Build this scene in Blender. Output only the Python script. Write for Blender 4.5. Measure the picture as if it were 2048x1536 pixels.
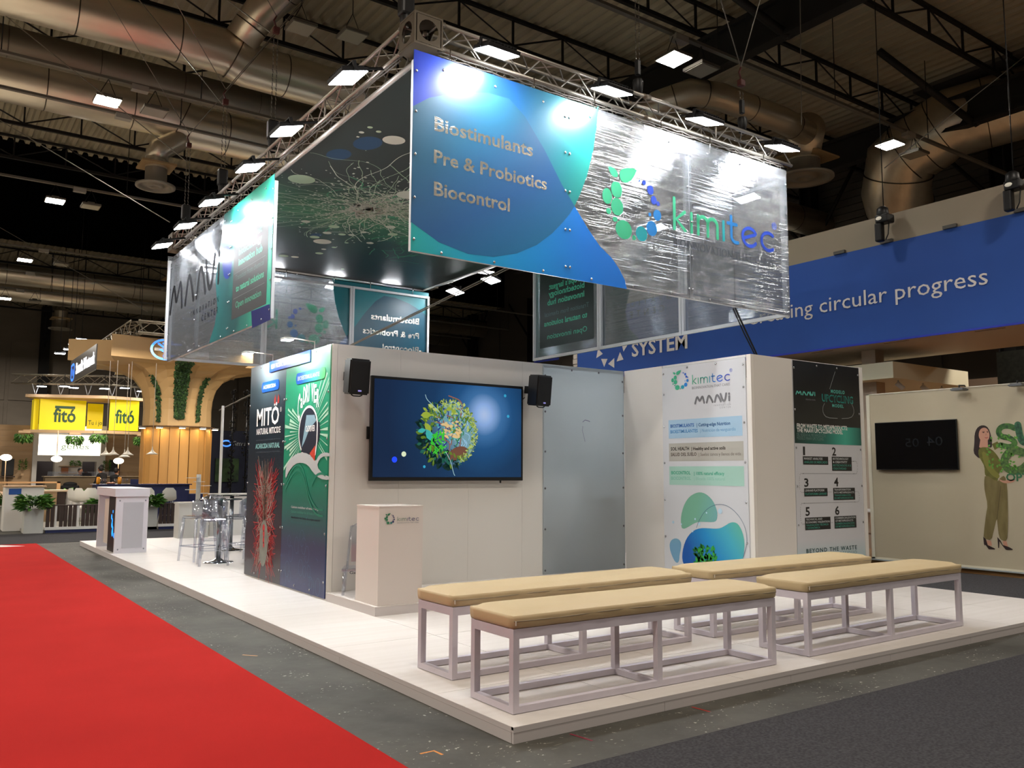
import bpy, bmesh, math, random
from math import sin, cos, pi, radians as RD
from mathutils import Vector, Matrix
random.seed(7)
scene = bpy.context.scene
for o in list(bpy.data.objects): bpy.data.objects.remove(o)
C = scene.collection

# ---------------------------------------------------------------- camera, world, exposure
cam_d = bpy.data.cameras.new('camera'); cam = bpy.data.objects.new('camera', cam_d); C.objects.link(cam)
cam_d.sensor_fit = 'HORIZONTAL'; cam_d.sensor_width = 36.0; cam_d.lens = 36.0*1695.49/2048; cam_d.clip_end = 200
YAW, PITCH, ROLL = .6116, .1036, .0043
F_ = Vector((sin(YAW)*cos(PITCH), cos(YAW)*cos(PITCH), sin(PITCH)))
R_ = Vector((cos(YAW), -sin(YAW), 0)); U_ = R_.cross(F_)
R2 = R_*cos(ROLL)+U_*sin(ROLL); U2 = -R_*sin(ROLL)+U_*cos(ROLL)
m = Matrix((R2, U2, -F_)).transposed().to_4x4(); m.translation = Vector((-2.9287, -4.1472, 1.4677))
cam.matrix_world = m; scene.camera = cam
world = bpy.data.worlds.new('hall_air'); scene.world = world; world.use_nodes = True
world.node_tree.nodes['Background'].inputs[0].default_value = (1, .93, .86, 1)
world.node_tree.nodes['Background'].inputs[1].default_value = .012
scene.view_settings.view_transform = 'Standard'; scene.view_settings.look = 'None'
scene.view_settings.gamma = 1.0; scene.view_settings.exposure = 0.35; scene.view_settings.use_curve_mapping = False
scene.cycles.use_denoising = True
scene.cycles.sample_clamp_indirect = 6.0; scene.cycles.max_bounces = 8; scene.cycles.transparent_max_bounces = 24
scene.cycles.caustics_reflective = False; scene.cycles.caustics_refractive = False
HALL_LAMP, FLOOD = 125.0, 122.0          # emission of the hall luminaires and of the stand floodlights

def area(x, y, z, size, power, col, rx=0, rz=0):
    d = bpy.data.lights.new('hall_and_fill_light', 'AREA'); d.size = size; d.energy = power; d.color = col
    o = bpy.data.objects.new('hall_and_fill_light', d); C.objects.link(o); o.location = (x, y, z); o.rotation_euler = (rx, 0, rz)
WARM = (1.0, .90, .78)
# the luminaires of the hall that hang behind and beside the viewer
for x in (-16.3, -8.1, .05, 8.7, 16.6, 24.5):
    for y in (-10.5, -1.8):
        area(x, y, 9.5, .65, 200, WARM)
for x in (-16.3, -8.1):
    for y in (7.0, 15.6, 24.2): area(x, y, 9.5, .65, 200, WARM)
for x in (24.5,):
    for y in (15.6, 33): area(x, y, 9.5, .65, 200, WARM)

# unseen fill lights, added to brighten ducts, roof, far booths and hall walls
for x, y, p in ((-12, 6, 500), (-12, 16, 500), (-10, 26, 400), (4, 36.5, 420), (2.5, 24.5, 330), (7, 25.5, 260), (15, 2, 150), (0, 54, 900), (22, 30, 500)):
    area(x, y, 9.4 if y > 50 or x > 20 else 5.6 if x > 0 else 7.0, 1.2, p, WARM)

# ---------------------------------------------------------------- helpers
def lin(h):
    h = h.lstrip('#'); v = [int(h[i:i+2], 16)/255 for i in (0, 2, 4)]
    return tuple(x/12.92 if x <= .04045 else ((x+.055)/1.055)**2.4 for x in v)+(1,)
MATS = {}
def mat(name, col='#808080', rough=.5, metal=0, emit=0, alpha=None, trans=0, ior=1.45, spec=.5, coat=0, noise=None, bump=None, translucent=0):
    if name in MATS: return MATS[name]
    M = bpy.data.materials.new(name); M.use_nodes = True; nt = M.node_tree; b = nt.nodes['Principled BSDF']
    c = lin(col) if isinstance(col, str) else col
    b.inputs['Base Color'].default_value = c; b.inputs['Roughness'].default_value = rough; b.inputs['Metallic'].default_value = metal
    b.inputs['Transmission Weight'].default_value = trans; b.inputs['IOR'].default_value = ior
    b.inputs['Specular IOR Level'].default_value = spec; b.inputs['Coat Weight'].default_value = coat
    if emit: b.inputs['Emission Color'].default_value = c; b.inputs['Emission Strength'].default_value = emit
    if noise or bump:
        tc = nt.nodes.new('ShaderNodeNewGeometry'); mp = nt.nodes.new('ShaderNodeMapping')
        nt.links.new(tc.outputs['Position'], mp.inputs['Vector'])
        if noise:                          # (scale xyz, amount, second colour)
            sc, amt, c2 = noise; mp.inputs['Scale'].default_value = sc
            n = nt.nodes.new('ShaderNodeTexNoise'); n.inputs['Scale'].default_value = 1; n.inputs['Detail'].default_value = 4
            nt.links.new(mp.outputs[0], n.inputs['Vector'])
            r = nt.nodes.new('ShaderNodeMapRange'); r.inputs[1].default_value = .35; r.inputs[2].default_value = .65; r.inputs[4].default_value = amt
            nt.links.new(n.outputs[0], r.inputs[0])
            mx = nt.nodes.new('ShaderNodeMix'); mx.data_type = 'RGBA'; mx.inputs[6].default_value = c; mx.inputs[7].default_value = lin(c2)
            nt.links.new(r.outputs[0], mx.inputs[0]); nt.links.new(mx.outputs[2], b.inputs['Base Color'])
            if emit: nt.links.new(mx.outputs[2], b.inputs['Emission Color'])
        if bump:                           # (scale xyz, strength, distance)
            sc, st, di = bump; mp2 = nt.nodes.new('ShaderNodeMapping'); mp2.inputs['Scale'].default_value = sc
            nt.links.new(tc.outputs['Position'], mp2.inputs['Vector'])
            n2 = nt.nodes.new('ShaderNodeTexNoise'); n2.inputs['Scale'].default_value = 1; n2.inputs['Detail'].default_value = 2
            nt.links.new(mp2.outputs[0], n2.inputs['Vector'])
            bp = nt.nodes.new('ShaderNodeBump'); bp.inputs['Strength'].default_value = st; bp.inputs['Distance'].default_value = di
            nt.links.new(n2.outputs[0], bp.inputs['Height']); nt.links.new(bp.outputs[0], b.inputs['Normal'])
    if translucent:
        out = nt.nodes['Material Output']; tr = nt.nodes.new('ShaderNodeBsdfTranslucent'); tr.inputs[0].default_value = c
        ms = nt.nodes.new('ShaderNodeMixShader'); ms.inputs[0].default_value = translucent
        nt.links.new(b.outputs[0], ms.inputs[1]); nt.links.new(tr.outputs[0], ms.inputs[2]); nt.links.new(ms.outputs[0], out.inputs[0])
        M['tr'] = tr.name
    MATS[name] = M; return M
def grad(name, p0, p1, stops, rough=.35, translucent=0, emit=0, coat=0, radial=False, noise=0, local=True):
    """colour runs from p0 to p1 (object or world coordinates) through stops [(t, hex)]"""
    if name in MATS: return MATS[name]
    M = mat(name, stops[0][1], rough, emit=emit, coat=coat, translucent=translucent); nt = M.node_tree; b = nt.nodes['Principled BSDF']
    if local: g = nt.nodes.new('ShaderNodeTexCoord'); src = g.outputs['Object']
    else: g = nt.nodes.new('ShaderNodeNewGeometry'); src = g.outputs['Position']
    if noise:
        nn = nt.nodes.new('ShaderNodeTexNoise'); nn.inputs['Scale'].default_value = 1.6; nn.inputs['Detail'].default_value = 5
        nt.links.new(src, nn.inputs['Vector']); va = nt.nodes.new('ShaderNodeVectorMath'); va.operation = 'MULTIPLY_ADD'
        va.inputs[1].default_value = (noise,)*3; nt.links.new(nn.outputs['Color'], va.inputs[0]); nt.links.new(src, va.inputs[2]); src = va.outputs[0]
    sb = nt.nodes.new('ShaderNodeVectorMath'); sb.operation = 'SUBTRACT'; sb.inputs[1].default_value = p0; nt.links.new(src, sb.inputs[0])
    d = Vector(p1)-Vector(p0)
    if radial:
        ln = nt.nodes.new('ShaderNodeVectorMath'); ln.operation = 'LENGTH'; nt.links.new(sb.outputs[0], ln.inputs[0])
        dv = nt.nodes.new('ShaderNodeMath'); dv.operation = 'DIVIDE'; dv.inputs[1].default_value = d.length; nt.links.new(ln.outputs['Value'], dv.inputs[0]); t = dv.outputs[0]
    else:
        dt = nt.nodes.new('ShaderNodeVectorMath'); dt.operation = 'DOT_PRODUCT'; dt.inputs[1].default_value = d/d.length_squared
        nt.links.new(sb.outputs[0], dt.inputs[0]); t = dt.outputs['Value']
    cr = nt.nodes.new('ShaderNodeValToRGB'); e = cr.color_ramp.elements
    while len(e) < len(stops): e.new(.5)
    for k, (p, h) in enumerate(stops): e[k].position = p; e[k].color = lin(h)
    nt.links.new(t, cr.inputs[0]); nt.links.new(cr.outputs[0], b.inputs['Base Color'])
    if emit: nt.links.new(cr.outputs[0], b.inputs['Emission Color'])
    if translucent: nt.links.new(cr.outputs[0], nt.nodes[M['tr']].inputs[0])
    return M

class MB:
    def __init__(s): s.v = []; s.f = []; s.sm = []
    def add(s, vs, fs, smooth=False):
        n = len(s.v); s.v += [tuple(p) for p in vs]; s.f += [tuple(n+i for i in f) for f in fs]; s.sm += [smooth]*len(fs); return s
    def box(s, x0, x1, y0, y1, z0, z1, M=None):
        vs = [Vector((x, y, z)) for z in (z0, z1) for y in (y0, y1) for x in (x0, x1)]
        if M is not None: vs = [M @ p for p in vs]
        return s.add(vs, [(0, 2, 3, 1), (4, 5, 7, 6), (0, 1, 5, 4), (2, 6, 7, 3), (0, 4, 6, 2), (1, 3, 7, 5)])
    def bbox(s, x0, x1, y0, y1, z0, z1, r=.01, M=None, seg=2):   # rounded box
        bm = bmesh.new(); bmesh.ops.create_cube(bm, size=1)
        for v in bm.verts: v.co = Vector(((x0+x1)/2+v.co.x*(x1-x0), (y0+y1)/2+v.co.y*(y1-y0), (z0+z1)/2+v.co.z*(z1-z0)))
        bmesh.ops.bevel(bm, geom=bm.edges[:], offset=r, segments=seg, affect='EDGES', profile=.5)
        bm.verts.ensure_lookup_table()
        s.add([(M @ v.co) if M is not None else v.co for v in bm.verts], [[v.index for v in f.verts] for f in bm.faces]); bm.free(); return s
    def tube(s, pts, r, n=8, cap=True, smooth=True):
        pts = [Vector(p) for p in pts]; rs = r if isinstance(r, (list, tuple)) else [r]*len(pts); vs = []; fs = []
        d0 = (pts[1]-pts[0]).normalized(); a = Vector((0, 0, 1)) if abs(d0.z) < .9 else Vector((1, 0, 0)); u = d0.cross(a).normalized()
        for i, p in enumerate(pts):
            d = (pts[min(i+1, len(pts)-1)]-pts[max(i-1, 0)]).normalized(); u = (u-d*u.dot(d)).normalized(); w = d.cross(u)
            for k in range(n): vs.append(p+(u*cos(2*pi*k/n)+w*sin(2*pi*k/n))*rs[i])
        for i in range(len(pts)-1):
            for k in range(n): fs.append((i*n+k, i*n+(k+1) % n, (i+1)*n+(k+1) % n, (i+1)*n+k))
        if cap: fs += [tuple(range(n))[::-1], tuple((len(pts)-1)*n+k for k in range(n))]
        return s.add(vs, fs, smooth)
    def lathe(s, prof, c=(0, 0, 0), n=20, smooth=True):           # prof [(r, z)]
        vs = []; fs = []
        for r, z in prof:
            for k in range(n): vs.append((c[0]+r*cos(2*pi*k/n), c[1]+r*sin(2*pi*k/n), c[2]+z))
        for i in range(len(prof)-1):
            for k in range(n): fs.append((i*n+k, i*n+(k+1) % n, (i+1)*n+(k+1) % n, (i+1)*n+k))
        return s.add(vs, fs, smooth)
    def ball(s, c, r, nu=10, nv=6, sc=(1, 1, 1)):
        pr = [(sin(pi*i/nv)*r, -cos(pi*i/nv)*r) for i in range(nv+1)]; vs = []; fs = []
        for a, z in pr:
            for k in range(nu): vs.append((c[0]+a*cos(2*pi*k/nu)*sc[0], c[1]+a*sin(2*pi*k/nu)*sc[1], c[2]+z*sc[2]))
        for i in range(nv):
            for k in range(nu): fs.append((i*nu+k, i*nu+(k+1) % nu, (i+1)*nu+(k+1) % nu, (i+1)*nu+k))
        return s.add(vs, fs, True)
    def prism(s, pts, ax, c0, c1):                                # 2-d outline pushed along an axis
        f = {'y': lambda a, b, c: (a, c, b), 'x': lambda a, b, c: (c, a, b), 'z': lambda a, b, c: (a, b, c)}[ax]; n = len(pts)
        vs = [f(a, b, c0) for a, b in pts]+[f(a, b, c1) for a, b in pts]
        return s.add(vs, [tuple(range(n)), tuple(range(2*n-1, n-1, -1))]+[(i, i+n, (i+1) % n+n, (i+1) % n) for i in range(n)])
    def mesh(s, name, m_, O=(0, 0, 0)):
        me = bpy.data.meshes.new(name); ox, oy, oz = O
        me.from_pydata([(x-ox, y-oy, z-oz) for x, y, z in s.v], [], s.f); me.materials.append(m_)
        me.polygons.foreach_set('use_smooth', s.sm); me.update(); return me
    def build(s, name, m_, parent=None, O=None, kind=None):
        """O: world point of the mesh origin; children of a thing use the thing's own base"""
        if O is None: O = tuple(parent['O']) if parent is not None else (0, 0, 0)
        ob = bpy.data.objects.new(name, s.mesh(name, m_, O)); C.objects.link(ob)
        if parent is not None: ob.parent = parent
        else: ob.location = O
        ob['O'] = O
        if kind: ob['kind'] = kind
        return ob
ORD = ['first', 'second', 'third', 'fourth', 'fifth', 'sixth', 'seventh', 'eighth', 'ninth', 'tenth', 'eleventh', 'twelfth', 'thirteenth', 'fourteenth']
def tag(o, label, cat, group=None):
    o['label'] = label; o['category'] = cat
    if group: o['group'] = group
    return o
def thing(name, label, cat, O=(0, 0, 0), group=None):
    o = bpy.data.objects.new(name, None); C.objects.link(o); o.location = O; o['O'] = O; o.empty_display_size = .1
    return tag(o, label, cat, group)
def dup(o, loc=None, rotz=None, label=None, par=None, rot=None):
    c = o.copy(); C.objects.link(c); c.parent = par
    if loc is not None: c.location = loc
    if rotz is not None: c.rotation_euler[2] = rotz
    if rot is not None: c.rotation_euler = rot
    if label: c['label'] = label
    for ch in list(o.children): dup(ch, par=c)
    return c
def instance(name, mesh, parent, loc, rot=(0, 0, 0), scale=None):
    o = bpy.data.objects.new(name, mesh); C.objects.link(o); o.parent = parent; o.location = loc; o.rotation_euler = rot
    if scale: o.scale = scale
    return o

# flat prints: axis 'y' lies in a plane facing -y, axis 'x' in a plane facing -x
def fp(ax, c, a, z): return (a, c, z) if ax == 'y' else (c, a, z)
def flat(name, ax, c, pts, m_, parent, O=None, more=()):
    b = MB()
    for pp in (pts,)+tuple(more):
        if (sum(pp[i][0]*pp[(i+1) % len(pp)][1]-pp[(i+1) % len(pp)][0]*pp[i][1] for i in range(len(pp))) > 0) != (ax == 'y'): pp = pp[::-1]
        b.add([fp(ax, c, a, z) for a, z in pp], [tuple(range(len(pp)))])
    return b.build(name, m_, parent, O)
def ell(cx, cz, rx, rz, n=20, t=0): return [(cx+rx*cos(2*pi*k/n+t), cz+rz*sin(2*pi*k/n+t)) for k in range(n)]
def rect(a0, z0, a1, z1): return [(a0, z0), (a1, z0), (a1, z1), (a0, z1)]
def smoothline(p, it=2):
    p = [Vector(q) for q in p]
    for _ in range(it):
        q = [p[0]]
        for i in range(len(p)-1): q += [p[i]*.75+p[i+1]*.25, p[i]*.25+p[i+1]*.75]
        p = q+[p[-1]]
    return [tuple(v) for v in p]
def closed_smooth(p):
    n = len(p); out = []
    for i in range(n):
        a, b = Vector(p[i]), Vector(p[(i+1) % n]); out += [tuple(a*.75+b*.25), tuple(a*.25+b*.75)]
    return out
def ribbon(b, f, pts, w, caps=True):
    """thick line with round ends into MB b; f maps (a, z) to a point"""
    P = [Vector(q) for q in pts]; L = []; Rr = []
    for i, p in enumerate(P):
        d = (P[min(i+1, len(P)-1)]-P[max(i-1, 0)]); d = d.normalized() if d.length > 1e-9 else Vector((1, 0)); n = Vector((-d.y, d.x))*w/2
        L.append(p+n); Rr.append(p-n)
    n = len(P); b.add([f(*q) for q in L]+[f(*q) for q in Rr], [(n+i, n+i+1, i+1, i) for i in range(n-1)])
    if caps:
        for i in (0, n-1):
            k = 8; d = (P[1]-P[0]) if i == 0 else (P[-1]-P[-2]); a0 = math.atan2(d.y, d.x)+(pi/2 if i == 0 else -pi/2)
            b.add([f(P[i].x+cos(a0+pi*j/k)*w/2, P[i].y+sin(a0+pi*j/k)*w/2) for j in range(k+1)], [tuple(range(k+1))])

# lettering: every glyph is meshed once, then words are put together from the cache
CH = "ABCDEFGHIJKLMNOPQRSTUVWXYZabcdefghijklmnopqrstuvwxyz0123456789&|:.,%-/'®ÉÓÁóéÖ"
GL = {}
def make_glyphs():
    tmp = []
    for bold in (0, 1):
        for ch in CH+' ':
            for s in (ch, ch+'|'):
                cu = bpy.data.curves.new('g', 'FONT'); cu.body = s; cu.size = 1; cu.resolution_u = 2; cu.offset = .022 if bold else 0; cu.fill_mode = 'FRONT'
                o = bpy.data.objects.new('g', cu); C.objects.link(o); tmp.append((bold, ch, s != ch, o))
    dg = bpy.context.evaluated_depsgraph_get(); mx = {}
    for bold, ch, two, o in tmp:
        me = bpy.data.meshes.new_from_object(o.evaluated_get(dg)); vs = [v.co.copy() for v in me.vertices]
        if two: mx[(bold, ch)] = max(v.x for v in vs)
        else: GL[(bold, ch)] = [[(v.x, v.y) for v in vs], [tuple(p.vertices) for p in me.polygons]]
        bpy.data.meshes.remove(me)
    for bold, ch, two, o in tmp:
        if not two:
            GL[(bold, ch)].append(0)
    for bold in (0, 1):
        bar = max(x for x, y in GL[(bold, '|')][0])
        for ch in CH+' ': GL[(bold, ch)][2] = mx[(bold, ch)]-bar
    for _, _, _, o in tmp:
        cu = o.data; bpy.data.objects.remove(o); bpy.data.curves.remove(cu)
make_glyphs()
CAPH = max(y for x, y in GL[(0, 'H')][0])
def put_text(b, s, f, W, h, bold=0, mirror=False, track=0):
    x = 0; parts = []
    for ch in s:
        g = GL.get((bold, ch)) or GL[(bold, ' ')]; parts.append((x, g)); x += g[2]+track
    x -= track; vx = [px+q[0] for px, g in parts for q in g[0]]; x0, x1 = min(vx), max(vx); sx = W/(x1-x0) if W else h/CAPH
    for px, g in parts:
        b.add([f(((px+q[0]-x0)*sx), q[1]*h/CAPH) for q in g[0]], g[1])
def text(s, ax, c, spec, m_, parent, bold=0, track=0, name='lettering', O=None):
    a, z, W, h = spec; sg = 1 if ax == 'y' else -1; b = MB()
    put_text(b, s, lambda u, v: fp(ax, c, a+sg*u, z+v), W, h, bold, track=track)
    return b.build(name, m_, parent, O)
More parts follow.
